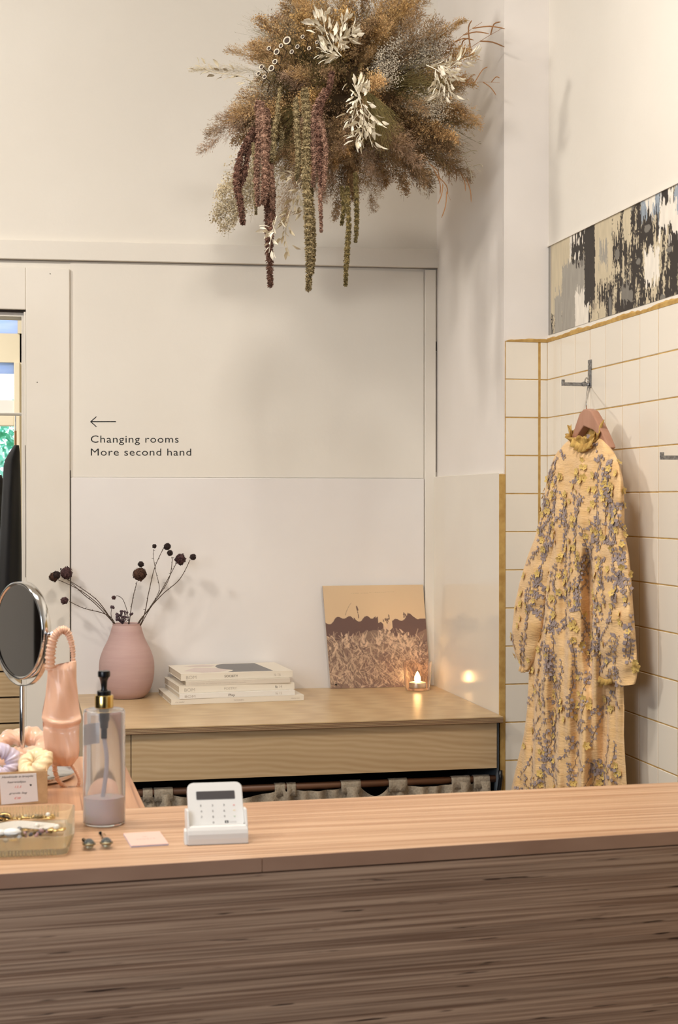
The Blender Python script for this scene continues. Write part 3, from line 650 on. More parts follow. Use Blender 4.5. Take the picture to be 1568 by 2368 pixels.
book('largest ivory book at the bottom of the stack, grey cover showing at its left', 396, 703, (1630.5, 1619.5), 0.0162, M_cov, [('the reader', 0.03, 0.10, 0.28, M_gtxt), ('WOONEN', 0.465, 0.54, 0.3, M_gtxt), ('volume two', 0.90, 0.965, 0.28, M_gtxt)], 0.29)
tk = book('thin white book, second from the bottom, with Play on its spine', 415, 682, (1617, 1607), 0.0145, M_cov2, [BM(), ('Play', 0.42, 0.475, 0.5, M_dtxt), ('No', 0.83, 0.85, 0.5, M_gtxt), ('15', 0.865, 0.885, 0.5, M_gtxt)])
tk = book('ivory book in the middle of the stack with POETRY on its spine', 414, 681, (1604, 1594), 0.0200, M_cov, [BM(), ('POETRY', 0.385, 0.495, 0.36, M_gtxt), ('No', 0.83, 0.85, 0.42, M_dtxt), ('14', 0.865, 0.89, 0.42, M_gtxt)])
tk = book('thin pale grey book under the top one, with a tiny line of spine print', 430, 671, (1587, 1579), 0.0135, M_cov3, [('a year of notes on making and wearing clothes slowly', 0.03, 0.57, 0.18, M_gtxt)])
tk, M0, L, dp, th = book('ivory book on top of the stack, SOCIETY on its spine, dark shape on its cover', 418.5, 677, (1575, 1566.5), 0.0205, M_cov, [BM(), ('SOCIETY', 0.385, 0.505, 0.36, M_dtxt), ('No', 0.83, 0.85, 0.42, M_gtxt), ('16', 0.865, 0.89, 0.42, M_gtxt)])
def topprint(name, pts, m, dz):
    q = [M0 @ Vector((u * L, v * dp, th + dz)) for u, v in pts]; MB().add(q, [tuple(range(len(q)))]).build(name, m, tk, fix=False)
topprint('cover_print', [(0.42, 0.05), (0.83, 0.05), (0.80, 0.95), (0.50, 0.95), (0.44, 0.88), (0.40, 0.72), (0.395, 0.5), (0.44, 0.38), (0.50, 0.25), (0.47, 0.15)], mat('slate_print', srgb(118, 116, 116), 0.5), 0.0002)
topprint('pale_print', [(0.06, 0.3), (0.2, 0.08), (0.36, 0.1), (0.47, 0.3), (0.38, 0.5), (0.2, 0.62)], mat('blush_print', srgb(214, 198, 190), 0.5), 0.0002)
topprint('pale_print', [(0.12, 0.78), (0.36, 0.7), (0.42, 0.85), (0.30, 0.95)], mat('blush_print', srgb(214, 198, 190), 0.5), 0.00025)

# ------------------------------------------------------------------ record sleeve leaning on the wall
LA, LBp = hZ(763, 1590.5, ZL + 0.001), hZ(994, 1583, ZL + 0.001)
lyb = YB - 0.038
bl, br_ = hY(765, 1591, lyb), hY(996, 1583.5, lyb); bl.z = br_.z = ZL + 0.0006
tl2, tr2 = hY(746, 1357, YB - 0.014), hY(978, 1350.5, YB - 0.014); tr2.z = tl2.z = (tl2.z + tr2.z) / 2
rec = thing('record_sleeve', 'square sleeve with a sepia photograph of tall grass leaning in the corner of the ledge', 'picture', (bl + br_) / 2)
NP = 230
nr = np.random.default_rng(11)
sky = np.array(srgb(222, 193, 156)[:3]); dark_ = np.array(srgb(112, 88, 82)[:3]); mid_ = np.array(srgb(140, 112, 100)[:3]); lite = np.array(srgb(214, 184, 156)[:3])
im = np.tile(sky, (NP, NP, 1)).astype(float); X, Y = np.meshgrid(np.arange(NP) / NP, np.arange(NP) / NP)
im *= (1 + 0.05 * (vnoise(NP, NP, 60, 60, nr) - 0.5))[..., None]
edge = 0.33 + 0.025 * np.sin(X * 19 + 1) + 0.02 * np.sin(X * 43) + 0.02 * (vnoise(NP, NP, 8, 300, nr) - 0.5)
edge = edge + np.where((X > 0.52) & (X < 0.66), 0.10 - 0.5 * np.abs(X - 0.59), 0) - 0.02 * (X > 0.28) * (X < 0.5)
m_ = Y > edge; im[m_] = dark_
body = 0.50 + 0.05 * np.sin(X * 11) - 0.08 * np.exp(-((X - 0.62) / 0.12) ** 2) + 0.04 * (vnoise(NP, NP, 12, 30, nr) - 0.5)
gm = Y > body; mix = np.clip(vnoise(NP, NP, 5, 9, nr) * 0.8 + vnoise(NP, NP, 18, 25, nr) * 0.4 - 0.15, 0, 1)[..., None]
im[gm] = (mid_ * (1 - mix) + dark_ * 0.2 * mix + lite * 0.35 * mix)[gm]
rg = random.Random(21)
def paint(x, y, ang, ln, wd_, colr, curl=0.0, a_=0.6):
    steps = int(ln)
    for s in range(steps):
        x += math.cos(ang); y += math.sin(ang); ang += curl
        r_ = wd_ * (1 - s / steps * 0.6)
        for yy in range(int(y - r_), int(y + r_) + 1):
            for xx in range(int(x - r_), int(x + r_) + 1):
                if 0 <= xx < NP and 0 <= yy < NP and (xx - x) ** 2 + (yy - y) ** 2 <= r_ * r_ + 0.5: im[yy, xx] = im[yy, xx] * (1 - a_) + np.array(colr) * a_
for i in range(620):
    x = rg.uniform(0, NP); y = rg.uniform(0.52, 1.0) * NP
    paint(x, y, rg.choice([-2.2, -1.9, -2.6, -0.6, -1.2]) + rg.uniform(-0.3, 0.3), rg.uniform(12, 34), rg.uniform(0.6, 1.9), lite * rg.uniform(0.62, 1.0), rg.uniform(-0.03, 0.03), 0.42)
for i in range(240):
    x = rg.uniform(0, NP); y = rg.uniform(0.55, 1.0) * NP
    paint(x, y, rg.uniform(-2.8, -0.4), rg.uniform(8, 22), rg.uniform(0.5, 1.4), dark_ * 0.9, rg.uniform(-0.04, 0.04), 0.45)
for (a, b, n) in ((0.52, 0.46, 10), (0.60, 0.40, 14), (0.64, 0.5, 12), (0.72, 0.52, 8), (0.78, 0.48, 10), (0.82, 0.58, 10), (0.90, 0.60, 6), (0.18, 0.48, 8), (0.37, 0.5, 5), (0.05, 0.52, 5)):
    for k in range(n): paint((a + rg.uniform(-0.03, 0.03)) * NP, (b + rg.uniform(-0.02, 0.12)) * NP, rg.uniform(-2.5, -0.6), rg.uniform(4, 10), rg.uniform(1.5, 3), lite, rg.uniform(-0.1, 0.1), 0.7)
paint(0.20 * NP, 0.29 * NP, -1.25, 32, 0.6, dark_, 0.012, 0.55); paint(0.33 * NP, 0.32 * NP, -1.6, 26, 0.8, dark_, -0.01, 0.7); paint(0.325 * NP, 0.24 * NP, -1.75, 9, 2.2, dark_, 0, 0.7)
for k in range(9): paint((0.60 + rg.uniform(-0.03, 0.03)) * NP, (0.36 + rg.uniform(-0.05, 0.02)) * NP, rg.uniform(-2, -1), 5, 1.6, dark_, 0, 0.6)
for k in range(7): paint((0.80 + rg.uniform(-0.03, 0.03)) * NP, (0.30 + rg.uniform(-0.01, 0.02)) * NP, rg.uniform(-2, -1), 5, 1.6, dark_, 0, 0.6)
for xx in range(62, 162):
    if rg.random() < 0.7: im[17 - (xx - 62) // 40, xx] = im[17, xx] * 0.82
grid_mesh('printed_face', NP - 1, NP - 1, lambda u, v: tl2.lerp(tr2, u).lerp(bl.lerp(br_, u), v) + Vector((0, -0.0006, 0)), im, mat_attr('sleeve_print', 0.28), rec)
MB().poly([bl, br_, tr2, tl2], (0, 0.0035, 0.0005)).build('sleeve_board', mat('sleeve_cream', srgb(220, 196, 164), 0.5), rec)
MB().lathe([(0.0, 0), (0.003, 0.0), (0.003, 0.0003), (0, 0.0003)], (0, 0, 0), 16).build('dot', M_ink, rec).matrix_basis = frame(hY(777, 1583, lyb - 0.003), (1, 0, 0), (0, -1, 0)) 
M_clear = mat('clear_sleeve', (1, 1, 1, 1), 0.05, trans=1.0, ior=1.2)
o = MB().poly([bl - Vector((0.005, 0.0012, 0)), bl - Vector((0, 0.0012, 0)), tl2 - Vector((0, 0.0012, 0)), tl2 - Vector((0.007, 0.0012, 0))], (0, 0.0008, 0)).build('clear_edge', M_clear, rec)

# ------------------------------------------------------------------ candle in a glass
cb = hD(965.5, 1160 + 0.589 * F_PX / 4.625, 4.625); cb.z = ZL; cs = 4.625 / F_PX
cand = thing('tealight_holder', 'lit tealight in a clear glass tumbler at the right end of the ledge', 'candle', cb)
M_cglass = mat('tumbler_glass', (1.0, 0.93, 0.88, 1), 0.0, trans=1.0, ior=1.35)
pr = [(27, 0.5), (28.5, 2), (31, 25), (34, 62), (34.3, 66), (33, 66), (32.6, 62), (29.5, 25), (27, 7), (0, 6.5)]
MB().lathe([(r * cs, z * cs) for r, z in [(0, 0.5)] + pr], cb, 48).build('glass', M_cglass, cand, smooth=True, angle=40)
MB().lathe([(r * cs, z * cs) for r, z in [(0, 7), (19, 7), (19.5, 8), (19.5, 18), (19, 18.3), (18.7, 16), (0, 15.5)]], cb, 32).build('tealight_cup', mat('aluminium', (0.8, 0.8, 0.8, 1), 0.3, 1.0), cand, smooth=True, angle=40)
MB().lathe([(r * cs, z * cs) for r, z in [(0, 15.6), (18.6, 16.2), (18.6, 16.6), (0, 16.8)]], cb, 32).build('wax', mat('wax', srgb(250, 225, 190), 0.4, sss=1.0), cand, smooth=True)
MB().tube([cb + Vector((0, 0, 16 * cs)), cb + Vector((0, 0, 21 * cs))], 0.0006, 6).build('wick', M_ink, cand)
M_flame = mat('flame', (1.0, 0.62, 0.25, 1), 0.5, emit=60)
MB().lathe([(r * cs, z * cs) for r, z in [(0, 17), (5, 19), (7.5, 24), (6.6, 31), (3.4, 38), (0, 44)]], cb, 16).build('flame', M_flame, cand, smooth=True)
lo_ = lamp('candle_light', 'POINT', cb + Vector((0, -0.004, 30 * cs)), 0.35, (1.0, 0.62, 0.30), 0.007)
# ------------------------------------------------------------------ soap dispenser bottle
HC = CAM.z - ZC
bo = hZ(241, 1160 + HC * F_PX / 2.238, ZC); bs = 2.238 / F_PX
disp = thing('pump_bottle', 'tall clear pump bottle with a gold collar on the counter, a little pale liquid left', 'bottle', bo)
M_cplast = mat('clear_plastic', (0.93, 0.92, 0.93, 1), 0.05, trans=0.93, ior=1.2)
pr = [(0, 0.2), (40, 0.2), (46, 1.5), (48.5, 6), (48.5, 258), (46, 264), (38, 266.5), (20, 268), (15, 270), (15, 278), (13.6, 278), (13.6, 269), (20, 265.5), (38, 264), (44, 261), (46.6, 256), (46.6, 8), (44, 4.5), (0, 4.5)]
MB().lathe([(r * bs, z * bs) for r, z in pr], bo, 64).build('bottle_body', M_cplast, disp, smooth=True, angle=35)
M_liq = mat('milky_pink_liquid', srgb(246, 230, 226), 0.5, trans=0.25, ior=1.2, sss=0.6)
MB().lathe([(r * bs, z * bs) for r, z in [(0, 4.8), (43.5, 4.9), (46.3, 8.2), (46.3, 64), (0, 64)]], bo, 48).build('liquid', M_liq, disp, smooth=True, angle=35)
M_gold = mat('polished_gold', (0.78, 0.55, 0.20, 1), 0.2, 1.0)
MB().lathe([(r * bs, z * bs) for r, z in [(14, 268), (20, 268), (21.5, 269.5), (21.5, 295), (20, 297.5), (14, 297.5)]], bo, 40).build('gold_collar', M_gold, disp, smooth=True, angle=35)
MB().lathe([(r * bs, z * bs) for r, z in [(0, 297), (16, 297.5), (16, 306), (14.5, 307.5), (8, 308), (6.5, 312), (7.5, 330), (11, 338), (14, 340), (14.3, 350), (13, 353), (0, 353.5)]], bo, 32).build('pump_head', M_black, disp, smooth=True, angle=35)
nz = -FWD.copy(); nz.z = 0; nz.normalize()
MB().tube([bo + Vector((0, 0, 345 * bs)) - nz * 0.001, bo + Vector((0, 0, 346 * bs)) - nz * 0.020, bo + Vector((0, 0, 342 * bs)) - nz * 0.026], [0.0045, 0.0038, 0.003], 12).build('nozzle', M_black, disp, smooth=True)
MB().lathe([(r * bs, z * bs) for r, z in [(0, 268), (12.4, 268), (12.4, 240), (10, 236), (9, 222), (7, 220), (7, 198), (0, 198)]], bo, 24).build('pump_barrel', M_black, disp, smooth=True, angle=35)
M_tube = mat('frosted_dip_tube', srgb(226, 224, 230), 0.35, trans=0.45, ior=1.3)
MB().tube(spline([bo + Vector((0, 0, 200 * bs)), bo + RGT * 0.004 + Vector((0, 0, 150 * bs)), bo + RGT * 0.001 + Vector((0, 0, 95 * bs)), bo - RGT * 0.007 + Vector((0, 0, 22 * bs))], 18), 0.0033, 10).build('dip_tube', M_tube, disp, smooth=True)
mb = MB(); vs = []; n = 12
for i in range(n + 1):
    a = math.pi * (0.62 + 0.42 * i / n)      # back left of the bottle
    d = (RGT * math.cos(a) - Vector((math.sin(_a), math.cos(_a), 0)) * -math.sin(a)) * (48.8 * bs)
    for z in (180, 228): vs.append(bo + d + Vector((0, 0, z * bs)))
mb.add(vs, [(2 * i, 2 * i + 2, 2 * i + 3, 2 * i + 1) for i in range(n)]).build('back_label', mat('blank_white_label', srgb(250, 250, 250), 0.6), disp)

# ------------------------------------------------------------------ card reader in its cradle
def gpt(px, py): return hZ(px, py, ZC)
def local(A_, B_):
    x = (B_ - A_).normalized(); y = Vector((-x.y, x.x, 0)); return Matrix.Translation(A_) @ Matrix((x, y, Vector((0, 0, 1)))).transposed().to_4x4(), (B_ - A_).length
ra, rb = gpt(434, 1956), gpt(575, 1950.5)
MR, LW = local(ra, rb); hw = LW
reader_stand = thing('card_reader_cradle', 'glossy white cradle holding the card reader upright on the counter', 'stand', ra)
pts = [(0, 0), (0.0, 0.008), (0.0015, 0.0145), (0.0045, 0.0195), (0.0085, 0.0235), (0.0125, 0.0255), (0.0165, 0.0215), (0.0215, 0.0125), (0.034, 0.010), (0.060, 0.040), (0.065, 0.040), (0.066, 0.034), (0.052, 0.0)]
mb = MB(); mb.poly([MR @ Vector((0, y, z)) for y, z in pts], MR.to_3x3() @ Vector((hw, 0, 0)))
mb.build('cradle_body', M_white_pl, reader_stand, bevel=0.0012)
for x0_, x1_ in ((0.0, 0.0035), (hw - 0.0035, hw)):
    MB().poly([MR @ Vector((x0_, y, z)) for y, z in [(0.008, 0.0235), (0.0245, 0.0445), (0.047, 0.043), (0.032, 0.010)]], MR.to_3x3() @ Vector((x1_ - x0_, 0, 0))).build('side_rail', M_white_pl, reader_stand, bevel=0.0008)
MB().poly([MR @ Vector((-0.004, y, z)) for y, z in [(0.004, 0.0), (0.012, 0.018), (0.02, 0.021), (0.03, 0.0)]], MR.to_3x3() @ Vector((0.004, 0, 0))).build('side_foot', M_white_pl, reader_stand, bevel=0.0008)
MB().box((0.0, 0.0003, 0.0), (hw, 0.002, 0.0012), MR).build('rubber_base', M_black, reader_stand)
# reader slab: local plane tilted back
wR = 0.0798; tip = Vector((0, 0.0665, 0.0765)); foot = Vector((0, 0.0175, 0.0205)); up_l = (tip - foot).normalized(); LR = (tip - foot).length
nl = Vector((0, -up_l.z, up_l.y)); x0_ = (hw - wR) / 2
MRd = MR @ Matrix.Translation(Vector((x0_, foot.y, foot.z))) @ Matrix((Vector((1, 0, 0)), up_l, nl)).transposed().to_4x4()    # local x across, y up the face, z out
def rrect(w_, h_, r, n=6, x=0, y=0):
    out = []
    for cx, cy, a0 in ((w_ - r, r, -90), (w_ - r, h_ - r, 0), (r, h_ - r, 90), (r, r, 180)):
        for i in range(n + 1):
            a = R(a0 + 90 * i / n); out.append((x + cx + r * math.cos(a), y + cy + r * math.sin(a)))
    return out
reader = thing('card_reader', 'white handheld card reader with a dark display leaning in its cradle', 'card reader', ra + Vector((0, 0.03, 0.03)))
MB().poly([MRd @ Vector((x, y, -0.012)) for x, y in rrect(wR, LR, 0.0095)], MRd.to_3x3() @ Vector((0, 0, 0.012))).build('reader_body', M_white_pl, reader, bevel=0.0012)
MB().poly([MRd @ Vector((x, y, 0.0002)) for x, y in rrect(0.056, 0.0135, 0.0015, 4, 0.0125, LR - 0.0285)], MRd.to_3x3() @ Vector((0, 0, 0.0003))).build('display', mat('dark_display', srgb(66, 62, 64), 0.4), reader)
MB().poly([MRd @ Vector((x, y, 0.0)) for x, y in rrect(0.074, 0.002, 0.0009, 3, 0.003, 0.0045)], MRd.to_3x3() @ Vector((0, 0, 0.0002))).build('slot_line', mat('pale_grey_line', srgb(226, 224, 220), 0.5), reader)
rx = MRd.to_3x3() @ Vector((1, 0, 0)); ryv = MRd.to_3x3() @ Vector((0, 1, 0))
M_key = mat('grey_key_print', srgb(110, 108, 108), 0.6); M_red = mat('red_key_print', srgb(235, 120, 110), 0.6); M_yel = mat('yellow_key_print', srgb(240, 205, 120), 0.6); M_grn = mat('green_key_print', srgb(150, 185, 140), 0.6)
def key(s, x, y, w_, c, m): text('key_print', s, MRd @ Vector((x, y, 0.0002)), rx, ryv, w_, c, m, reader)
for r_, row in enumerate(('123', '456', '789', ' 0 ')):
    for c_, ch in enumerate(row):
        if ch != ' ': key(ch, 0.0175 + c_ * 0.0165, LR - 0.0400 - r_ * 0.0093, 0.0022 if ch != '1' else 0.0012, 0.0034, M_key)
key('x', 0.0645, LR - 0.0400, 0.0034, 0.0034, M_red); key('<', 0.0645, LR - 0.0493, 0.0034, 0.0034, M_yel); key('v', 0.0645, LR - 0.0586, 0.0032, 0.0034, M_grn)
lx, ly = 0.0515, LR - 0.0678
mb = MB()
for (a, b, c, d) in ((0, 0, 0.0016, 0.004), (0.0034, 0, 0.005, 0.004), (0, 0, 0.005, 0.0007), (0, 0.0033, 0.005, 0.004)): mb.add([MRd @ Vector((lx + a, ly + b, 0.0003)), MRd @ Vector((lx + c, ly + b, 0.0003)), MRd @ Vector((lx + c, ly + d, 0.0003)), MRd @ Vector((lx + a, ly + d, 0.0003))], [(0, 1, 2, 3)])
mb.build('logo_mark', M_ink, reader); key('SumUp', lx + 0.0062, ly + 0.0005, 0.0105, 0.0028, mat('pale_key_print', srgb(190, 186, 184), 0.6))

# ------------------------------------------------------------------ pink card pad
ca, cb2 = gpt(303, 1960.5), gpt(390, 1955); MC, LWc = local(ca, cb2)
zc_t = 0.0026; back = hZ(290, 1926.5, ZC + zc_t); dp = (MC.inverted() @ back).y
cards = thing('card_stack', 'small stack of pale pink business cards lying between the earrings and the card reader', 'business cards', ca)
M_pink = mat('pale_pink_card', srgb(236, 196, 182), 0.6); M_pe = mat('lilac_card_edge', srgb(222, 212, 222), 0.7)
sk = 0.0; nk = 6
for i in range(nk):
    MB().box((0 + 0.0002 * (i % 2), 0.0002 * (i % 3), zc_t * i / nk + 0.0001), (LWc, dp, zc_t * (i + 1) / nk - 0.00005), MC).build('card', [M_pe] if i < nk - 1 else [M_pink], cards)
M_ct = mat('rose_card_print', srgb(188, 146, 138), 0.6); cr = MC.to_3x3() @ Vector((1, 0, 0)); cu_ = MC.to_3x3() @ Vector((0, 1, 0))
text('card_print', 'The', MC @ Vector((LWc * 0.44, dp * 0.60, zc_t + 0.0002)), cr, cu_, 0.006, 0.004, M_ct, cards, shear=0.3)
text('card_print', 'JUNGLE', MC @ Vector((LWc * 0.24, dp * 0.42, zc_t + 0.0002)), cr, cu_, LWc * 0.50, 0.0038, M_ct, cards, spacing=1.6)

# ------------------------------------------------------------------ pair of drop earrings
M_gl = mat('smoky_crystal', srgb(205, 214, 216), 0.02, trans=0.85, ior=1.5); M_bead = mat('black_glass_bead', srgb(16, 16, 18), 0.08); M_dgold = mat('dark_gold', (0.30, 0.22, 0.11, 1), 0.35, 1.0)
def earring(px, py, hx, hy, label, sd):
    c = gpt(px, py); hk = gpt(hx, hy); d = (hk - c).normalized(); s_ = Vector((-d.y, d.x, 0)); rg = random.Random(sd)
    t = thing('earring', label, 'earring', c, 'pair of crystal drop earrings')
    cc = c + Vector((0, 0, 0.0078)); M_ = Matrix((s_, d, Vector((0, 0, 1)))).transposed()
    mb = MB(); mb.ball(cc, 0.0082, 10, 6, sc=(0.92, 1.12, 0.9), M=M_); mb.build('crystal_drop', M_gl, t)
    mb = MB(); mb.torus(cc, 0.0082, 0.0012, 20, 6, M=M_ @ Matrix.Diagonal((1, 1.12, 1))); mb.build('crystal_setting', M_dgold, t, smooth=True)
    MB().ball(cc - Vector((0, 0, 0.003)), 0.0038, 10, 6).build('core', mat('pale_gold_core', (0.85, 0.75, 0.5, 1), 0.2, 1.0), t, smooth=True)
    b = c + d * 0.0125 + Vector((0, 0, 0.006)); MB().ball(b, 0.0062, 14, 8, sc=(1.05, 0.85, 0.95), M=M_).build('black_bead', M_bead, t, smooth=True)
    mb = MB(); mb.tube([b + d * 0.004, b + d * 0.010 - Vector((0, 0, 0.002)), hk + Vector((0, 0, 0.002))], 0.0009, 6); mb.ball(hk + Vector((0, 0, 0.0025)), 0.0026, 8, 6); mb.build('clasp', M_bead, t, smooth=True)
    w_ = spline([b + d * 0.003, b + d * 0.012 + s_ * 0.004 + Vector((0, 0, 0.003)), hk - s_ * 0.006 - Vector((0, 0, -0.001)), c + d * 0.014 - s_ * 0.012 + Vector((0, 0, -0.004))], 14)
    MB().tube(w_, 0.0004, 5).build('ear_wire', M_dgold, t, smooth=True)
earring(206, 1964, 193, 1946, 'crystal drop earring with a black bead, the one nearer the glass tray', 1)
earring(246, 1961, 232, 1930, 'crystal drop earring with a black bead, the one nearer the pink cards', 2)

# ------------------------------------------------------------------ ribbed glass tray of jewellery
ta, tb_ = gpt(-260, 1994), gpt(157, 1977); MT, LT = local(ta, tb_); hT = 0.0275; fl = 0.007
bk = hZ(156, 1858, ZC + hT); dT = (MT.inverted() @ bk).y
rimx = (MT.inverted() @ hZ(172, 1935, ZC + hT)).x - LT
tray = thing('glass_tray', 'clear ribbed glass tray of jewellery at the left end of the counter', 'tray', tb_)
M_tray = mat('pale_yellow_glass', srgb(248, 240, 216), 0.12, trans=0.86, ior=1.15)
def ring_pts(ex, z, th_=0.0):   # outline rectangle grown by ex
    r = 0.012; return [MT @ Vector((x, y, z)) for x, y in rrect(LT + 2 * ex, dT - 0.008 + 2 * ex, r + ex, 5, -ex, -ex)]
loops = [ring_pts(0, 0.0006), ring_pts(0.0015, 0.005), ring_pts(rimx, hT), ring_pts(rimx - 0.003, hT), ring_pts(-0.002, 0.009), ring_pts(-0.006, fl)]
n = len(loops[0]); vs = [p for l in loops for p in l]; fs = [(i * n + j, i * n + (j + 1) % n, (i + 1) * n + (j + 1) % n, (i + 1) * n + j) for i in range(5) for j in range(n)]
fs += [tuple(range(n))[::-1], tuple(range(5 * n, 6 * n))]
MB().add(vs, fs).build('tray_dish', M_tray, tray, smooth=True, angle=40)
mb = MB(); nb = int(LT / 0.0052)
for i in range(nb):
    x = 0.012 + i * (LT - 0.024) / nb
    mb.tube([MT @ Vector((x, -0.0008, 0.001)), MT @ Vector((x, -rimx * 0.35, 0.010))], 0.0016, 6)
    mb.tube([MT @ Vector((x, dT - 0.0065, 0.009)), MT @ Vector((x, dT - 0.0065 + rimx * 0.55, hT - 0.002))], 0.0015, 6)
o = mb.build('glass_rib', M_tray, tray, smooth=True); o['kind'] = 'stuff'
ZJ = ZC + fl + 0.0003
def jp(px, py, dz=0.0):
    return hZ(px, py, ZJ + dz)
M_pearl = mat('pearl', srgb(240, 232, 218), 0.18, coat=0.6); M_ag = mat('antique_gold', (0.72, 0.52, 0.22, 1), 0.28, 1.0); M_rose = mat('rose_crystal', srgb(220, 180, 178), 0.08, trans=0.5); M_mil = mat('milk_glass', srgb(240, 238, 234), 0.15, coat=0.4)
M_cry = mat('clear_rhinestone', srgb(245, 245, 245), 0.03, trans=0.7, ior=1.6)
def jt(label, c, cat='jewellery', nm='jewel'): return thing(nm, label, cat, c, 'jewellery in the glass tray')
# black and gold knot brooch
for (px, py, lb_) in ((4, 1890, 'black and gold interlaced ring brooch at the left back of the glass tray'),):
    c = jp(px, py, 0.006); t = jt(lb_, c, 'brooch', 'brooch')
    mb = MB(); mk = MB()
    for q in range(3):
        M_ = (Matrix.Rotation(q * 1.0, 3, 'Z') @ Matrix.Rotation(0.35, 3, 'X')); mb.torus(c + Vector((0.004 * math.cos(q * 2.1), 0.004 * math.sin(q * 2.1), 0.001 * q)), 0.0085, 0.0017, 22, 7, M=M_)
        mk.torus(c + Vector((0.004 * math.cos(q * 2.1 + 1), 0.004 * math.sin(q * 2.1 + 1), 0.001 * q)), 0.0105, 0.0013, 22, 7, M=M_)
    mb.build('gold_loops', M_ag, t, smooth=True); mk.build('black_loops', M_bead, t, smooth=True)
def chain(px, py, lab, n=5, ln=0.03, sd=0):
    c = jp(px, py, 0.003); rg = random.Random(sd); t = jt(lab, c, 'earring', 'earring'); mb = MB(); d = MT.to_3x3() @ Vector((1, 0.25, 0))
    for i in range(n):
        p = c + d * (ln * (i / (n - 1) - 0.5)) + Vector((0, rg.uniform(-0.002, 0.002), 0)); M_ = Matrix.Rotation(rg.uniform(0, 3), 3, 'Z') @ Matrix.Rotation(rg.uniform(-0.6, 0.6), 3, 'X')
        mb.torus(p, 0.0042, 0.0012, 14, 6, M=M_)
    mb.build('chain_link', M_ag, t, smooth=True); t.children[0]['kind'] = 'stuff'
    MB().ball(c + d * ln * 0.55 + Vector((0, 0, 0.001)), 0.003, 10, 6).build('pearl_bead', M_pearl, t, smooth=True)
chain(40, 1891, 'gold chain earring with a bead, lying left along the back of the tray', 4, 0.022, 1)
chain(64, 1890, 'gold chain earring lying second along the back of the tray', 5, 0.022, 2)
def filigree(px, py, r, lab, m, sd, pearl=None, cat='brooch'):
    c = jp(px, py, 0.003); t = jt(lab, c, cat, cat); rg = random.Random(sd); mb = MB()
    for i in range(9):
        a = i * 2.4; q = r * 0.62 * math.sqrt(i / 9 + 0.1); mb.torus(c + Vector((q * math.cos(a), q * math.sin(a), rg.uniform(0, 0.002))), r * 0.30, r * 0.09, 12, 5, M=Matrix.Rotation(rg.uniform(-0.5, 0.5), 3, 'X'))
    mb.torus(c, r, r * 0.09, 24, 6); mb.build('filigree', m, t, smooth=True)
    if pearl: MB().ball(c + Vector((0, 0, pearl)), pearl, 14, 8).build('pearl_bead', M_pearl, t, smooth=True)
filigree(87, 1890, 0.0088, 'round bronze filigree brooch at the back of the glass tray', M_dgold, 3)
filigree(111, 1890, 0.0100, 'round gold filigree brooch with a pale stone at the back right of the tray', M_ag, 4, 0.0038)
filigree(60, 1918, 0.0062, 'small gold filigree clip in the middle of the glass tray', M_ag, 5)
filigree(108, 1940, 0.0055, 'small dark bronze clip near the front right of the tray', M_dgold, 6)
filigree(30, 1944, 0.0050, 'small gold clip at the front left of the tray', M_ag, 7, 0.002)
filigree(85, 1917, 0.0072, 'gold clip with a round pearl in the middle of the tray', M_ag, 8, 0.0042)
# woven pearl band
c = jp(40, 1912); pb = thing('pearl_necklace', 'many-stranded seed pearl necklace curving across the glass tray', 'necklace', c); mb = MB()
for s_ in range(7):
    pth = spline([jp(-90, 1925 + s_ * 3.0, 0.004), jp(-10, 1908 + s_ * 2.6, 0.0055), jp(40, 1900 + s_ * 2.4, 0.006), jp(90, 1903 + s_ * 2.2, 0.005), jp(126, 1906 + s_ * 2.0, 0.003)], 74)
    for i, p in enumerate(pth): mb.ball(p, 0.0015, 6, 4)
o = mb.build('seed_pearls', M_pearl, pb, smooth=True); o['kind'] = 'stuff'
# oval milk-glass earrings
def pebble(px, py, lab, r):
    c = jp(px, py, 0.005); t = jt(lab, c, 'earring', 'earring'); MB().ball(c, r, 20, 12, sc=(1.25, 0.95, 0.62)).build('oval_stone', M_mil, t, smooth=True)
    MB().torus(c - Vector((0, 0, 0.001)), r * 0.95, 0.0011, 26, 6, M=Matrix.Diagonal((1.3, 1.05, 1)).to_3x3()).build('setting', M_steel, t, smooth=True)
pebble(28, 1925, 'large oval milk-white earring in the glass tray', 0.0105); pebble(-3, 1926, 'milk-white oval earring cut by the left edge of the photograph', 0.009)
for (px, py, r, lab) in ((45, 1916, 0.0034, 'clear round rhinestone stud behind the large white oval'), (45, 1936, 0.0036, 'clear round rhinestone stud in front of the large white oval'), (13, 1944, 0.0036, 'clear rhinestone stud at the front left of the tray')):
    c = jp(px, py, 0.008); t = jt(lab, c, 'stud', 'stud_earring'); MB().ball(c, r, 8, 5).build('stone', M_cry, t); MB().torus(c, r, r * 0.25, 14, 5).build('setting', M_steel, t, smooth=True); MB().tube([c, c - Vector((0, 0, 0.008))], 0.0005, 5).build('pin', M_steel, t)
# flower brooch
c = jp(131, 1921, 0.006); t = thing('flower_brooch', 'gold petal brooch with a pearl centre at the right of the glass tray', 'brooch', c, 'jewellery in the glass tray')
for i in range(6):
    a = i * math.pi / 3 + 0.3; d = Vector((math.cos(a), math.sin(a), 0.15)); vs = []; fs = []; n_ = 8
    mb = MB(); mb.ball(c + d * 0.0078 + Vector((0, 0, 0.001)), 0.0062, 12, 6, sc=(1.1, 0.8, 0.3), M=Matrix.Rotation(a, 3, 'Z')); mb.build('petal', M_ag, t, smooth=True)
MB().ball(c + Vector((0, 0, 0.005)), 0.0048, 16, 10).build('pearl_centre', M_pearl, t, smooth=True)
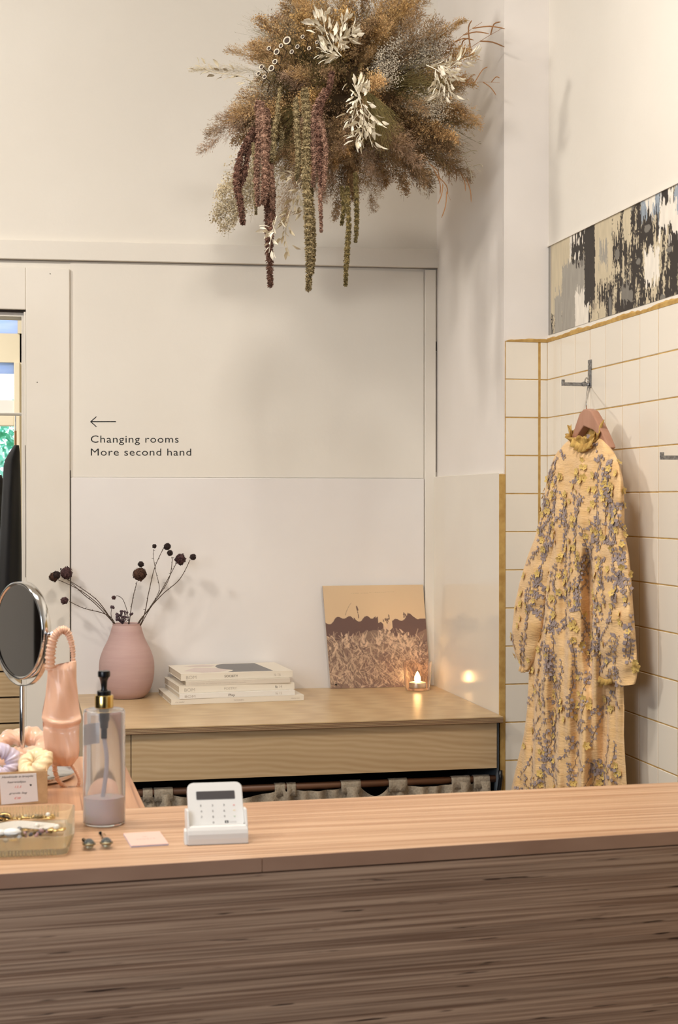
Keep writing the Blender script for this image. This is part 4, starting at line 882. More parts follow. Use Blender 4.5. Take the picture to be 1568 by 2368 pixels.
# rose and smoky crystal clusters
for (px, py, lab, sd) in ((72, 1933, 'cluster brooch of rose and smoky crystals, left one, at the front of the tray', 1), (99, 1926, 'cluster brooch of rose crystals in dark settings, right one, beside the gold flower', 2)):
    c = jp(px, py, 0.003); t = jt(lab, c, 'brooch', 'brooch'); rg = random.Random(sd); A_ = MB(); B_ = MB(); C_ = MB()
    for i in range(16):
        p = c + Vector((rg.uniform(-0.013, 0.013), rg.uniform(-0.010, 0.010), rg.uniform(0, 0.004))); r = rg.uniform(0.0018, 0.0034)
        (A_ if i % 3 == 0 else B_ if i % 3 == 1 else C_).ball(p, r, 7, 5)
    A_.build('rose_stone', M_rose, t); B_.build('smoky_stone', mat('smoky_stone', srgb(120, 112, 116), 0.1, trans=0.3), t); C_.build('setting', M_dgold, t)
    for ch in t.children: ch['kind'] = 'stuff'

# ------------------------------------------------------------------ kraft box with price card
ka, kb = gpt(-190, 1871), gpt(110, 1857.5); MK, LK = local(ka, kb); hK = (hD(0, 1782, (kb - CAM).dot(FWD)).z - ZC); dK = 0.085; tk_ = 0.0016
M_kraft = mat('kraft_card', srgb(206, 170, 126), 0.8, noise_amt=1, col2=srgb(196, 160, 116), nscale=(120, 120, 120))
kbx = thing('kraft_box', 'open brown kraft card box with a handwritten price card on its front', 'box', kb)
for a, b, nm in (((0, 0, 0), (LK, tk_, hK), 'front_wall'), ((0, dK, 0), (LK, dK + tk_, hK * 0.9), 'back_wall'), ((0, 0, 0), (tk_, dK, hK), 'side_wall'), ((LK - tk_, tk_, 0), (LK, dK, hK * 0.98), 'side_wall'), ((0, tk_, 0), (LK, dK, tk_), 'base')):
    MB().box(a, b, MK).build(nm, M_kraft, kbx, bevel=0.0003)
xl = (MK.inverted() @ gpt(-2, 1862)).x; y_ = -0.0005
def kp(px, py): return hP(px, py, kb, Vector((kb - ka).cross(Vector((0, 0, 1)))).normalized())
c0, c1, c2, c3 = kp(3, 1861), kp(88.5, 1852.5), kp(84, 1787.5), kp(-2, 1792)
nk = -(MK.to_3x3() @ Vector((0, 1, 0)))
pc = thing('price_card', 'white handwritten price card with red prices stuck on the kraft box', 'card', c1)
MB().poly([p + nk * 0.0008 for p in (c0, c1, c2, c3)], -nk * 0.0006).build('card_sheet', mat('white_card', srgb(238, 234, 230), 0.7), pc, bevel=0.0006)
M_pen = mat('pen_ink', srgb(70, 66, 66), 0.7); M_rpen = mat('red_pen_ink', srgb(236, 130, 120), 0.7)
def ktext(s, x0_, x1_, yb, cap, m, sl=-0.045):
    a = kp(x0_, yb) + nk * 0.0009; b = kp(x1_, yb + (x1_ - x0_) * sl) + nk * 0.0009
    text('handwriting', s, a, b - a, (0, 0, 1), (b - a).length, cap / F_PX * 2.39, m, pc, shear=0.35)
ktext('Handmade in brazylie', 4, 77, 1799.5, 5, M_pen); ktext('haarwieltjes', 17, 60, 1811, 5, M_pen); ktext('12,5', 34, 50, 1822, 5, M_rpen)
ktext('grande lieg', 21, 63, 1836.5, 4.5, M_pen); ktext('€38', 33, 48, 1848, 5, M_rpen)
hc = kp(71, 1815) + nk * 0.0011; hv = [hc + (kp(71 + x, 1815 + y) - kp(71, 1815)) for x, y in ((0, 3.2), (2.6, -0.4), (1.8, -2.2), (0.2, -1), (-1.6, -2.4), (-2.6, -0.6))]
MB().add(hv, [tuple(range(6))]).build('heart', M_ink, pc, fix=False)

# ------------------------------------------------------------------ round standing mirror
dm = 2.6; mc = hD(51, 1458, dm); mr = 112 / F_PX * dm
th = math.acos(74.0 / 112.0); Fh = Vector((math.sin(_a), math.cos(_a), 0))
nm_ = (-RGT * math.sin(th) - Fh * math.cos(th)).normalized()           # face direction
tm = (RGT * math.cos(th) - Fh * math.sin(th)).normalized()             # horizontal tangent toward the right knob
Mm = Matrix((tm, Vector((0, 0, 1)), nm_)).transposed()                 # x = tangent, y = up, z = face
Mm4 = Matrix.Translation(mc) @ Mm.to_4x4()
base_c = Vector((mc.x, mc.y, ZC)) + RGT * 0.004
mir = thing('round_mirror', 'round chrome table mirror on a pole standing on the counter at far left', 'mirror', base_c)
def L3(prof_, seg=72): 
    mb = MB(); mb.lathe(prof_, (0, 0, 0), seg); mb.v = [tuple(Mm4 @ Vector(p)) for p in mb.v]; return mb
L3([(0, 0.0062), (mr - 0.004, 0.0062), (mr - 0.004, 0.0055), (0, 0.0055)]).build('mirror_glass', mat('dimmed_mirror_silver', (0.48, 0.46, 0.44, 1), 0.02, 1.0), mir, smooth=True, angle=30)  # silver darkened to stand in for reflections of dim surroundings
L3([(mr - 0.005, 0.0058), (mr - 0.0035, 0.0085), (mr - 0.001, 0.0092), (mr + 0.0005, 0.008), (mr + 0.0008, 0.0), (mr + 0.0005, -0.008), (mr - 0.001, -0.0092), (mr - 0.0035, -0.0085), (mr - 0.005, -0.0058)]).build('mirror_rim', M_chrome, mir, smooth=True)
L3([(0, -0.0055), (mr - 0.004, -0.0055), (mr - 0.004, -0.006), (0, -0.006)]).build('back_glass', mat('dimmed_mirror_silver', (0.48, 0.46, 0.44, 1), 0.02, 1.0), mir)
yk = mr + 0.0085; mb = MB(); pts = []
for i in range(41):
    a = math.pi * i / 40; pts.append((math.cos(a) * yk, -math.sin(a) * (mr + 0.0115)))
for w_ in (0,):
    vs = []
    for (x, y) in pts:
        r_ = Vector((x, y, 0)).normalized()
        for (dr, dz) in ((0.0008, -0.0045), (0.0008, 0.0045), (-0.0008, 0.0045), (-0.0008, -0.0045)): vs.append(Mm4 @ (Vector((x, y, dz)) + r_ * dr))
    fs = [(i * 4 + j, i * 4 + (j + 1) % 4, (i + 1) * 4 + (j + 1) % 4, (i + 1) * 4 + j) for i in range(40) for j in range(4)] + [(0, 1, 2, 3), (163, 162, 161, 160)]
    mb.add(vs, fs)
mb.build('yoke', M_chrome, mir, smooth=True, angle=40)
for s_ in (1, -1):
    mb = MB(); mb.tube([Mm4 @ Vector((s_ * (mr - 0.001), 0, 0)), Mm4 @ Vector((s_ * (mr + 0.014), 0, 0))], 0.0028, 12)
    mb.ball(Mm4 @ Vector((s_ * (mr + 0.0175), 0, 0)), 0.0058, 16, 10); mb.build('pivot_knob', M_chrome, mir, smooth=True)
ptop = mc - Vector((0, 0, mr + 0.0115)); ptop2 = Vector((base_c.x, base_c.y, ptop.z))
MB().tube([Vector((ptop.x, ptop.y, ZC + 0.012)), Vector((ptop.x, ptop.y, ptop.z - 0.004)), Vector((ptop.x, ptop.y, ptop.z + 0.001))], [0.0046, 0.0046, 0.003], 20).build('pole', M_chrome, mir, smooth=True, angle=40)
MB().lathe([(0, 0.0005), (0.080, 0.0005), (0.083, 0.003), (0.083, 0.006), (0.0875, 0.008), (0.0875, 0.0105), (0.085, 0.0125), (0.060, 0.017), (0.02, 0.021), (0.007, 0.024), (0, 0.024)], base_c, 80).build('mirror_base', M_chrome, mir, smooth=True, angle=30)

# ------------------------------------------------------------------ satin headband on the mirror knob
M_satin = mat('peach_satin', srgb(247, 198, 166), 0.3, sheen=0.35, bump=0.15, bscale=(25, 25, 25), coat=0.1)
kd = (Mm4 @ Vector((mr + 0.012, 0, 0)) - CAM).dot(FWD)
def K(px, py, dd=0.0): return hD(px, py, kd - 0.004 + dd)
hb = thing('satin_headband', 'peach satin headband with gathered elastic loops hanging from the mirror knob', 'headband', K(145, 1828))
def ruched(name, pts, r, n=90, amp=0.22, fr=2.6, parent=hb, m=M_satin, flat=1.0):
    P3 = spline(pts, n); rs = [r(i / n) * (1 + amp * math.sin(i * fr) + amp * 0.4 * math.sin(i * 5.3)) if callable(r) else r * (1 + amp * math.sin(i * fr)) for i in range(n + 1)]
    return MB().tube(P3, rs, 12, squash=flat).build(name, m, parent, smooth=True)
ruched('elastic_loop', [K(116, 1548), K(117, 1510, -0.004), K(124, 1476, -0.006), K(136, 1461, -0.004), K(147, 1456, -0.001), K(158, 1466, 0.004), K(166, 1490, 0.008), K(169, 1515, 0.009), K(168, 1540, 0.006)], lambda t: 0.0058 * (1 - t) ** 0.7 + 0.0026, 130, 0.2, 1.7)
rows = [(1532, 128, 176), (1540, 111, 177), (1570, 109, 177), (1610, 105, 181), (1640, 99, 184), (1660, 96, 188), (1668, 99, 188), (1676, 99, 184), (1700, 100, 183), (1735, 104, 184), (1752, 111, 181), (1764, 120, 172), (1772, 128, 166)]
def panel(rows, name, parent, m, depth=0.008, nt=44, nr_=60, fold=None):
    vs = []; fs = []; y0, y1 = rows[0][0], rows[-1][0]
    for i in range(nr_ + 1):
        y = y0 + (y1 - y0) * i / nr_; xl_, xr_ = interp(rows, y); prof_ = []
        e = min(1, (i + 1) / 5, (nr_ - i + 1) / 6)
        for j in range(nt):
            a = 2 * math.pi * j / nt; t = 0.5 - 0.5 * math.cos(a); off = -math.sin(a) * depth * e
            f = fold(t, y) if fold and math.sin(a) > 0 else 0
            vs.append(K(xl_ + (xr_ - xl_) * t, y + (2.5 * (t - 0.5) * -4 if y < 1545 else 0), off - f))
    for i in range(nr_):
        for j in range(nt): fs.append((i * nt + j, i * nt + (j + 1) % nt, (i + 1) * nt + (j + 1) % nt, (i + 1) * nt + j))
    fs += [tuple(range(nt)), tuple(nr_ * nt + j for j in range(nt))]
    return MB().add(vs, fs).build(name, m, parent, smooth=True)
def ff(t, y):
    f = 0.0026 * math.sin(t * 7 + y * 0.03) + 0.0015 * math.sin(t * 19 - y * 0.05) * (0.3 + abs(y - 1660) / 110)
    f += 0.0075 * math.exp(-((y - (1662 + 26 * t * (1 - t) * 2)) / 6.0) ** 2) * (0.5 + 0.5 * math.sin(t * 3.1)) - 0.006 * math.exp(-((y - (1675 + 22 * t * (1 - t) * 2)) / 5.0) ** 2)
    return f
panel(rows, 'satin_panel', hb, M_satin, 0.008, fold=ff)
ruched('elastic_loop', [K(126, 1766), K(128, 1786), K(136, 1806), K(150, 1820, 0.002), K(166, 1826, 0.004), K(180, 1818, 0.006), K(183, 1802, 0.007), K(176, 1786, 0.006), K(165, 1770, 0.005)], lambda t: 0.0044 - 0.0022 * t, 120, 0.2, 1.7)

# ------------------------------------------------------------------ scrunchies
def scrunchie(c, R0, r, m, lab, rot, sd, nf=6, flat=0.75):
    rg = random.Random(sd); ph = [rg.uniform(0, 6.3) for _ in range(5)]
    def fn(a, b, r_, R_):
        wv = 0.13 * math.sin(nf * a + ph[0] + 1.6 * math.sin(b + ph[4])) + 0.07 * math.sin(2.7 * nf * a + ph[1] + 3 * b) + 0.05 * math.sin(b * 3 + a * 5) + 0.15 * math.sin(2 * a + ph[2])
        return r_ * (1 + wv), R_ * (1 + 0.10 * math.sin(2 * a + ph[3]))
    t = thing('scrunchie', lab, 'scrunchie', c, 'satin scrunchies by the kraft box')
    MB().torus((0, 0, 0), R0, r, 150, 22, fn=fn, M=None).build('gathered_satin', m, t, smooth=True).matrix_basis = Matrix.Translation(c) @ rot @ Matrix.Diagonal((1, 1, flat, 1))
    return t
M_lil = mat('lilac_satin', srgb(206, 192, 208), 0.32, sheen=0.3); M_crm = mat('cream_satin', srgb(244, 218, 172), 0.32, sheen=0.3)
RT = lambda x, y, z: (Matrix.Rotation(R(z), 4, 'Z') @ Matrix.Rotation(R(y), 4, 'Y') @ Matrix.Rotation(R(x), 4, 'X'))
c = Vector((ptop.x, ptop.y, ZC + 0.056)); scrunchie(c, 0.036, 0.0175, M_satin, 'peach satin scrunchie lying on the mirror base around the pole', RT(24, 0, -12), 1, 6)
c = hD(0, 1764, 2.455); c.z = max(c.z, ZC + 0.03); scrunchie(c, 0.021, 0.012, M_lil, 'lilac satin scrunchie standing in the kraft box', RT(60, 0, 20), 2, 7)
c = hD(80, 1764, 2.46); scrunchie(c, 0.019, 0.0135, M_crm, 'cream satin scrunchie at the right end of the kraft box', RT(35, -20, -25), 3, 5)
# ------------------------------------------------------------------ hanging cloud of dried flowers
BD = 4.02; C0 = hD(800, 225, BD)
bq = thing('hanging_flower_cloud', 'large hanging cloud of dried grasses, amaranthus and bleached leaves in the niche corner', 'dried flowers', C0)
def fleck(vs, fs, p, d, ln, wd_, rg):
    d = d.normalized(); s_ = d.orthogonal().normalized(); s_ = Matrix.Rotation(rg.uniform(0, 6.3), 3, d) @ s_
    o = len(vs); vs += [p, p + d * ln * 0.5 + s_ * wd_, p + d * ln, p + d * ln * 0.5 - s_ * wd_]; fs.append((o, o + 1, o + 2, o + 3))
def rv(rg, s=1): return Vector((rg.gauss(0, s), rg.gauss(0, s), rg.gauss(0, s)))
def ribbon(vs, fs, pts, w0, rg):
    s_ = (pts[-1] - pts[0]).orthogonal().normalized(); s_ = Matrix.Rotation(rg.uniform(0, 6.3), 3, (pts[-1] - pts[0]).normalized()) @ s_
    o = len(vs); n = len(pts)
    for i, p in enumerate(pts):
        q = s_ * w0 * (1 - 0.75 * i / (n - 1)); vs += [p - q, p + q]
    for i in range(n - 1): fs.append((o + 2 * i, o + 2 * i + 1, o + 2 * i + 3, o + 2 * i + 2))
def make(kind, seed, mats):
    """plant pieces 0.30 m long growing along +Z and nodding toward +X"""
    rg = random.Random(seed); mb = MB(); L = 0.30; vs, fs = [], []; v2, f2 = [], []
    ax = lambda t: Vector((0.055 * t * t, 0.01 * math.sin(t * 4 + seed), L * t))
    if kind in ('plume', 'astilbe'):
        nb = 95 if kind == 'plume' else 110
        for i in range(nb):
            t = 0.22 + 0.78 * (i / nb); p = ax(t); ln = (0.085 * (1.15 - t) + 0.012) * rg.uniform(0.6, 1.2); a = rg.uniform(0, 6.28)
            side = Vector((math.cos(a), math.sin(a), 0)); pts = [p + side * ln * 0.75 * s_ + Vector((0.012 * s_ * s_, 0, ln * (0.75 * s_ + (0.15 * s_ * s_)))) for s_ in (0, 0.4, 0.75, 1.0)]
            ribbon(vs, fs, pts, 0.0006, rg)
            for k in range(15 if kind == 'plume' else 20):
                s_ = rg.uniform(0.15, 1.0); q = p + side * ln * 0.75 * s_ + Vector((0, 0, ln * 0.8 * s_)) + rv(rg, 0.0042)
                if kind == 'plume': fleck(v2, f2, q, side * 0.6 + Vector((0, 0, 1)) + rv(rg, 0.5), rg.uniform(0.006, 0.014), 0.0009, rg)
                else: fleck(v2, f2, q, rv(rg), rg.uniform(0.004, 0.008), 0.0020, rg)
    elif kind == 'grass':
        for i in range(230):
            a = rg.uniform(0, 6.28); sp = rg.uniform(0, 0.42); ln = L * rg.uniform(0.55, 1.05); st_ = rg.uniform(0.05, 0.35) * L
            d = Vector((math.cos(a) * sp, math.sin(a) * sp, 1)).normalized(); b = Vector((0, 0, st_)); dr = rg.uniform(0.02, 0.09)
            ribbon(vs, fs, [b + d * ln * s_ * 0.75 + Vector((dr * s_ * s_, 0, 0)) for s_ in (0, 0.35, 0.7, 1)], 0.0007, rg)
            for k in range(4):
                s_ = rg.uniform(0.5, 1); fleck(v2, f2, b + d * ln * s_ * 0.75 + Vector((dr * s_ * s_, 0, 0)), d + rv(rg, 0.3), 0.010, 0.0006, rg)
    elif kind == 'seed':
        for i in range(46):
            a = rg.uniform(0, 6.28); sp = rg.uniform(0.1, 0.5); t0 = rg.uniform(0.3, 0.6); d = Vector((math.cos(a) * sp, math.sin(a) * sp, 1)).normalized(); p = ax(t0); ln = L * rg.uniform(0.25, 0.5)
            ribbon(vs, fs, [p, p + d * ln * 0.5, p + d * ln + Vector((0.01, 0, 0))], 0.0006, rg)
            for k in range(13):
                q = p + d * ln * rg.uniform(0.45, 1.05) + rv(rg, 0.006); r = rg.uniform(0.0014, 0.0026); o = len(v2)
                v2 += [q + Vector(c_) * r for c_ in ((1, 0, 0), (-1, 0, 0), (0, 1, 0), (0, -1, 0), (0, 0, 1), (0, 0, -1))]
                f2 += [(o + a_, o + b_, o + c_) for a_, b_, c_ in ((0, 2, 4), (2, 1, 4), (1, 3, 4), (3, 0, 4), (2, 0, 5), (1, 2, 5), (3, 1, 5), (0, 3, 5))]
    elif kind == 'twig':
        mb.tube([ax(t / 8) for t in range(9)], [0.0014 - 0.0001 * t for t in range(9)], 5)
        for i in range(5):
            p = ax(0.4 + i * 0.12); a = rg.uniform(0, 6.28); d = Vector((math.cos(a), math.sin(a), 0.9)); ln = rg.uniform(0.05, 0.10)
            mb.tube(spline([p, p + d * ln * 0.5, p + d * ln * 0.8 + Vector((0.02, 0, 0))], 6), [0.0022] * 6 + [0.0008], 5)
    mb.add([p.copy() for p in vs], fs, 0); mb.add([p.copy() for p in v2], f2, 1)
    return mb.mesh(kind, mats)
def pm(n, a, b=None):
    a = tuple(min(250, int(x * 1.30)) for x in a); b = b and tuple(min(250, int(x * 1.30)) for x in b)
    return [mat(n + '_stalk', srgb(*(int(x * 0.72) for x in a)), 0.85, per_obj=0.15), mat(n, srgb(*a), 0.9, per_obj=0.22, noise_amt=1, col2=srgb(*(b or tuple(int(x * 0.78) for x in a))), nscale=(30, 30, 30))]
PAL = dict(tan=pm('tan_plume', (172, 144, 102), (140, 112, 76)), brown=pm('brown_plume', (138, 114, 82), (108, 86, 60)), gold=pm('golden_plume', (170, 138, 88)), olive=pm('olive_grass', (126, 112, 68), (100, 88, 52)),
           grey=pm('grey_seed', (176, 166, 148)), greygreen=pm('grey_grass', (150, 138, 112)), pale=pm('pale_plume', (186, 174, 148), (172, 158, 130)), rust=pm('rust_twig', (176, 128, 84)), pink=pm('dusty_plume', (156, 130, 106)))
protos = {}
def proto(kind, pal, sd):
    k = (kind, pal, sd % 2)
    if k not in protos: protos[k] = make(kind, sd % 2 + {'plume': 10, 'astilbe': 20, 'grass': 30, 'seed': 40, 'twig': 50}[kind], PAL[pal])
    return protos[k]
NAMES = dict(plume='feather_plume', astilbe='seed_plume', grass='grass_tuft', seed='seed_spray', twig='curly_twig')
rg = random.Random(77); cnt = 0
DOWN = Vector((0, 0, -1))
def place(kind, pal, root, tip, sd, widen=1.0):
    d = tip - root; ln = d.length; s = ln / 0.30; me = proto(kind, pal, sd)
    o = inst(me, NAMES[kind], aim(root, d, 0, (s * widen, s * widen, s), DOWN), bq); o['kind'] = 'stuff'; return o
def B(px, py, dd=0.0): return hD(px, py, BD + dd)
# main body of the cloud: pieces pointing outward over an ellipsoid
def ell(th, ph, rx, rz, ry):   # th angle in picture plane, ph toward camera
    return C0 + RGT * (math.cos(th) * math.cos(ph) * rx) + Vector((0, 0, 1)) * (math.sin(th) * math.cos(ph) * rz) - Fh * (math.sin(ph) * ry)
def radius(th):      # silhouette radius in px from (800,225), th=0 right, counter-clockwise
    tab = [(-180, 300), (-165, 270), (-150, 225), (-130, 235), (-110, 235), (-90, 232), (-70, 240), (-50, 250), (-35, 285), (-15, 315), (0, 300), (15, 295), (30, 300), (50, 290), (90, 260), (120, 290), (140, 265), (160, 215), (180, 300)]
    return float(np.interp(math.degrees(th), [t[0] for t in tab], [t[1] for t in tab]))
for i in range(205):
    th = rg.uniform(-math.pi, math.pi); ph = math.asin(rg.uniform(-0.55, 1.0)); x, y = math.cos(th), math.sin(th)
    deg = math.degrees(th); rp = radius(th) / F_PX * BD * rg.uniform(0.80, 1.0)
    tip = ell(th, ph, rp, rp, 0.26 * rg.uniform(0.8, 1.05))
    if tip.y > YB - 0.03: tip.y = YB - 0.03
    root = C0 + (tip - C0) * rg.uniform(0.05, 0.32) + Vector((0, 0, -0.02))
    cx = x * math.cos(ph); cy = y * math.cos(ph)
    if cy < -0.25: kind, pal = rg.choice([('plume', 'brown'), ('astilbe', 'tan'), ('plume', 'brown'), ('grass', 'olive'), ('astilbe', 'brown'), ('plume', 'pink')])
    elif cx < -0.35: kind, pal = rg.choice([('grass', 'olive'), ('seed', 'grey'), ('plume', 'tan'), ('plume', 'brown'), ('astilbe', 'tan'), ('astilbe', 'pink')])
    elif cx > 0.35: kind, pal = rg.choice([('astilbe', 'tan'), ('seed', 'grey'), ('plume', 'gold'), ('grass', 'olive'), ('plume', 'brown'), ('seed', 'grey')])
    elif cy > 0.25: kind, pal = rg.choice([('astilbe', 'gold'), ('plume', 'tan'), ('plume', 'gold'), ('grass', 'greygreen'), ('astilbe', 'brown')])
    else: kind, pal = rg.choice([('astilbe', 'tan'), ('grass', 'olive'), ('seed', 'grey'), ('astilbe', 'brown'), ('astilbe', 'gold')])
    place(kind, pal, root, tip, i, rg.uniform(0.9, 1.3))
# outliers that make the outline
for i, (kind, pal, a, b, wd_) in enumerate([
    ('plume', 'pink', (640, 230, 0), (455, 320, -0.05), 0.8), ('plume', 'brown', (640, 235, 0), (470, 285, -0.05), 0.9), ('plume', 'pink', (650, 240, 0), (505, 250, 0), 0.9),
    ('plume', 'pale', (640, 170, 0), (450, 148, 0), 0.45), ('astilbe', 'pale', (700, 330, 0.15), (485, 455, 0.3), 1.1), ('astilbe', 'pale', (700, 350, 0.15), (505, 492, 0.3), 0.9), ('astilbe', 'pale', (680, 330, 0.15), (500, 415, 0.32), 0.9),
    ('plume', 'tan', (740, 200, 0), (545, 95, 0), 0.7), ('grass', 'greygreen', (760, 180, 0), (600, 20, 0), 0.8), ('plume', 'gold', (850, 120, 0), (955, -20, 0), 1.2), ('plume', 'gold', (870, 130, 0), (905, -40, -0.05), 1.2),
    ('plume', 'gold', (830, 120, 0), (700, -30, 0), 1.1), ('twig', 'rust', (980, 200, 0), (1130, 40, 0), 1.0), ('twig', 'rust', (960, 190, 0), (1085, 30, -0.03), 1.1), ('twig', 'rust', (1000, 200, 0), (1150, 165, -0.02), 1.0),
    ('twig', 'rust', (950, 330, 0), (1065, 440, -0.05), 1.0), ('twig', 'pale', (960, 320, 0), (1120, 370, 0), 0.9), ('twig', 'rust', (970, 330, 0), (1100, 400, 0.05), 1.1), ('astilbe', 'gold', (940, 140, 0), (1060, 35, 0), 0.7),
    ('plume', 'brown', (940, 300, 0), (1100, 385, 0.05), 1.0), ('grass', 'greygreen', (950, 310, 0), (1085, 330, 0.05), 1.0), ('plume', 'tan', (960, 230, 0), (1115, 255, -0.05), 1.1), ('plume', 'brown', (700, 330, 0.05), (640, 500, 0.1), 0.9),
    ('astilbe', 'brown', (790, 330, 0), (800, 500, 0), 0.9), ('plume', 'brown', (830, 330, -0.05), (890, 470, -0.05), 1.1), ('grass', 'olive', (840, 200, -0.20), (905, 330, -0.28), 0.9), ('grass', 'olive', (840, 200, -0.20), (935, 300, -0.26), 0.8)]):
    place(kind, pal, B(*a), B(*b), i, wd_)
# amaranthus ropes
def rope_mat(n, a, b): return mat(n, srgb(*a), 0.9, noise_amt=1, col2=srgb(*b), nscale=(120, 120, 120), bump=0.6)
RO = dict(burg=rope_mat('burgundy_amaranthus', (138, 102, 84), (106, 74, 60)), pink=rope_mat('dusty_pink_amaranthus', (168, 134, 112), (138, 104, 86)), olive=rope_mat('olive_amaranthus', (168, 150, 112), (136, 120, 84)), green=rope_mat('dark_olive_amaranthus', (144, 126, 80), (114, 100, 60)))
def rope(pts, w_, m, dd, sd):
    rg = random.Random(sd); n = max(20, int(abs(pts[-1][1] - pts[0][1]) / 3)); P3 = spline([B(p[0], p[1], dd) for p in pts], n); mb = MB(); r0 = w_ / 2 / F_PX * BD
    rad = [r0 * (0.75 + 0.3 * math.sin(i * 1.3 + rg.uniform(-.5, .5))) * min(1, (i + 3) / 8) * (1 if i < n * 0.72 else 1 - 0.75 * (i - n * 0.72) / (n * 0.28)) for i in range(n + 1)]
    mb.tube(P3, [x * 0.8 for x in rad], 8); vs, fs = [], []
    for i in range(n):
        for k in range(int(13 + w_)):
            q = P3[i].lerp(P3[i + 1], rg.random()); d = Vector((rg.gauss(0, 1), rg.gauss(0, 1), rg.gauss(0, .4))).normalized(); fleck(vs, fs, q + d * rad[i] * 0.6, d + Vector((0, 0, -0.5)), r0 * rg.uniform(0.45, 0.8) + 0.001, 0.0016, rg)
    mb.add(vs, fs); return mb.build('amaranthus_rope', m, bq, fix=False, smooth=False)
ropes = [([(590, 295), (562, 345), (547, 410), (556, 470), (562, 517)], 17, 'burg', -0.2), ([(600, 300), (575, 350), (566, 400), (552, 440)], 14, 'burg', -0.19), ([(596, 232), (599, 320), (594, 400), (597, 475)], 15, 'pink', -0.24),
         ([(605, 235), (612, 340), (613, 430), (608, 470)], 17, 'pink', -0.26), ([(612, 400), (620, 480), (622, 560), (625, 662)], 18, 'burg', -0.2), ([(620, 380), (630, 440), (628, 520), (622, 590)], 14, 'burg', -0.22), ([(618, 250), (622, 330), (628, 420), (630, 480)], 13, 'pink', -0.24),
         ([(645, 262), (634, 300), (633, 345), (628, 372)], 13, 'olive', -0.25), ([(684, 225), (687, 300), (690, 360), (686, 415)], 13, 'olive', -0.26), ([(705, 205), (710, 300), (708, 400), (714, 520), (716, 600), (713, 670)], 19, 'olive', -0.28),
         ([(718, 420), (724, 520), (724, 580), (722, 630)], 12, 'olive', -0.26), ([(768, 165), (760, 205), (742, 245), (736, 300), (740, 370), (744, 430)], 14, 'burg', -0.29), ([(752, 205), (728, 255), (724, 320), (728, 380), (722, 430)], 13, 'pink', -0.28),
         ([(745, 280), (748, 340), (741, 430), (743, 535)], 10, 'pink', -0.28), ([(738, 270), (752, 330), (752, 380), (748, 440)], 11, 'pink', -0.30), ([(803, 430), (806, 520), (802, 590), (799, 660)], 12, 'green', -0.18), ([(822, 400), (824, 460), (825, 510), (822, 560)], 11, 'green', -0.17),
         ([(648, 200), (641, 270), (652, 310), (648, 345)], 10, 'olive', -0.22), ([(790, 430), (795, 480), (790, 520)], 10, 'green', -0.15), ([(585, 330), (590, 380), (590, 430), (592, 495)], 9, 'olive', -0.2), ([(560, 390), (556, 420), (548, 440)], 9, 'burg', -0.19)]
for i, (p, w_, m, dd) in enumerate(ropes): rope(p, w_, RO[m], dd, i)
# bleached leaf sprays: stem with separate leaves
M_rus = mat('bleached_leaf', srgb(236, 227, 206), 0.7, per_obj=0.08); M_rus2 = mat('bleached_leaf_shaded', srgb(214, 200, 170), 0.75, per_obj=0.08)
lv = []; lf = []
for i, (t, w_) in enumerate(((0, 0.0006), (0.25, 0.0052), (0.5, 0.0066), (0.75, 0.0042), (1.0, 0.0002))):
    z = 0.026 * t; b = 0.003 * math.sin(t * 3); lv += [(-w_, b, z), (0, b + 0.0012, z), (w_, b, z)]
for i in range(4):
    for j in range(2): lf.append((i * 3 + j, i * 3 + j + 1, (i + 1) * 3 + j + 1, (i + 1) * 3 + j))
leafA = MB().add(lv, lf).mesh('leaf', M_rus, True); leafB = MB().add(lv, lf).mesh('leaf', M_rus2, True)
def spray(paths, n, dd, me, seed, s=1.0):
    rg = random.Random(seed); first = None
    for pi_, pth in enumerate(paths):
        P3 = spline([B(p[0], p[1], dd + (p[2] if len(p) > 2 else 0)) for p in pth], 20); o = MB().tube(P3, [0.0013 - 0.00003 * i for i in range(21)], 5).build('leaf_spray', M_rus if me is leafA else M_rus2, bq, smooth=True)
        per = n // len(paths)
        for i in range(per):
            t = 0.08 + 0.92 * i / per; k = min(int(t * 20), 19); p = P3[k].lerp(P3[k + 1], t * 20 - k); ax_ = (P3[k + 1] - P3[k]).normalized()
            a = rg.uniform(0, 6.28); sd_ = (Matrix.Rotation(a, 3, ax_) @ ax_.orthogonal().normalized()); off = sd_ * rg.uniform(0.0, 0.022) * s
            d = (ax_ * 0.7 + sd_ * rg.uniform(0.4, 1.0) - Fh * 0.25).normalized(); sc_ = rg.uniform(0.8, 1.25) * s
            inst(me, 'leaf', aim(p + off, d, rg.uniform(-0.8, 0.8), sc_, -Fh), o)
spray([[(815, 180), (832, 230), (845, 285), (862, 340)], [(830, 225), (818, 260), (812, 300)], [(838, 240), (862, 270), (875, 290)], [(835, 230), (828, 205), (835, 195)], [(845, 280), (835, 310), (822, 330)]], 120, -0.30, leafA, 1, 0.95)
spray([[(790, 130), (765, 100), (750, 60), (752, 25)], [(780, 120), (790, 70), (800, 35)], [(760, 80), (740, 60), (728, 42)], [(785, 130), (765, 125), (742, 118)], [(785, 90), (805, 85), (825, 75)]], 110, -0.27, leafA, 2, 0.95)
spray([[(985, 150), (1015, 165), (1035, 190), (1045, 225)], [(1010, 150), (1040, 160), (1060, 185)], [(1030, 165), (1065, 140), (1100, 128)], [(1010, 170), (1018, 200), (1012, 225)]], 84, -0.22, leafA, 3, 0.95)
spray([[(715, 390), (695, 440), (670, 490), (655, 530)], [(690, 400), (670, 410), (658, 412)], [(690, 450), (702, 480), (700, 495)], [(668, 495), (660, 545), (668, 585)]], 64, -0.12, leafB, 4, 0.9)
spray([[(640, 500), (628, 545), (622, 585)], [(632, 530), (618, 545)]], 26, -0.27, leafA, 5, 0.8)
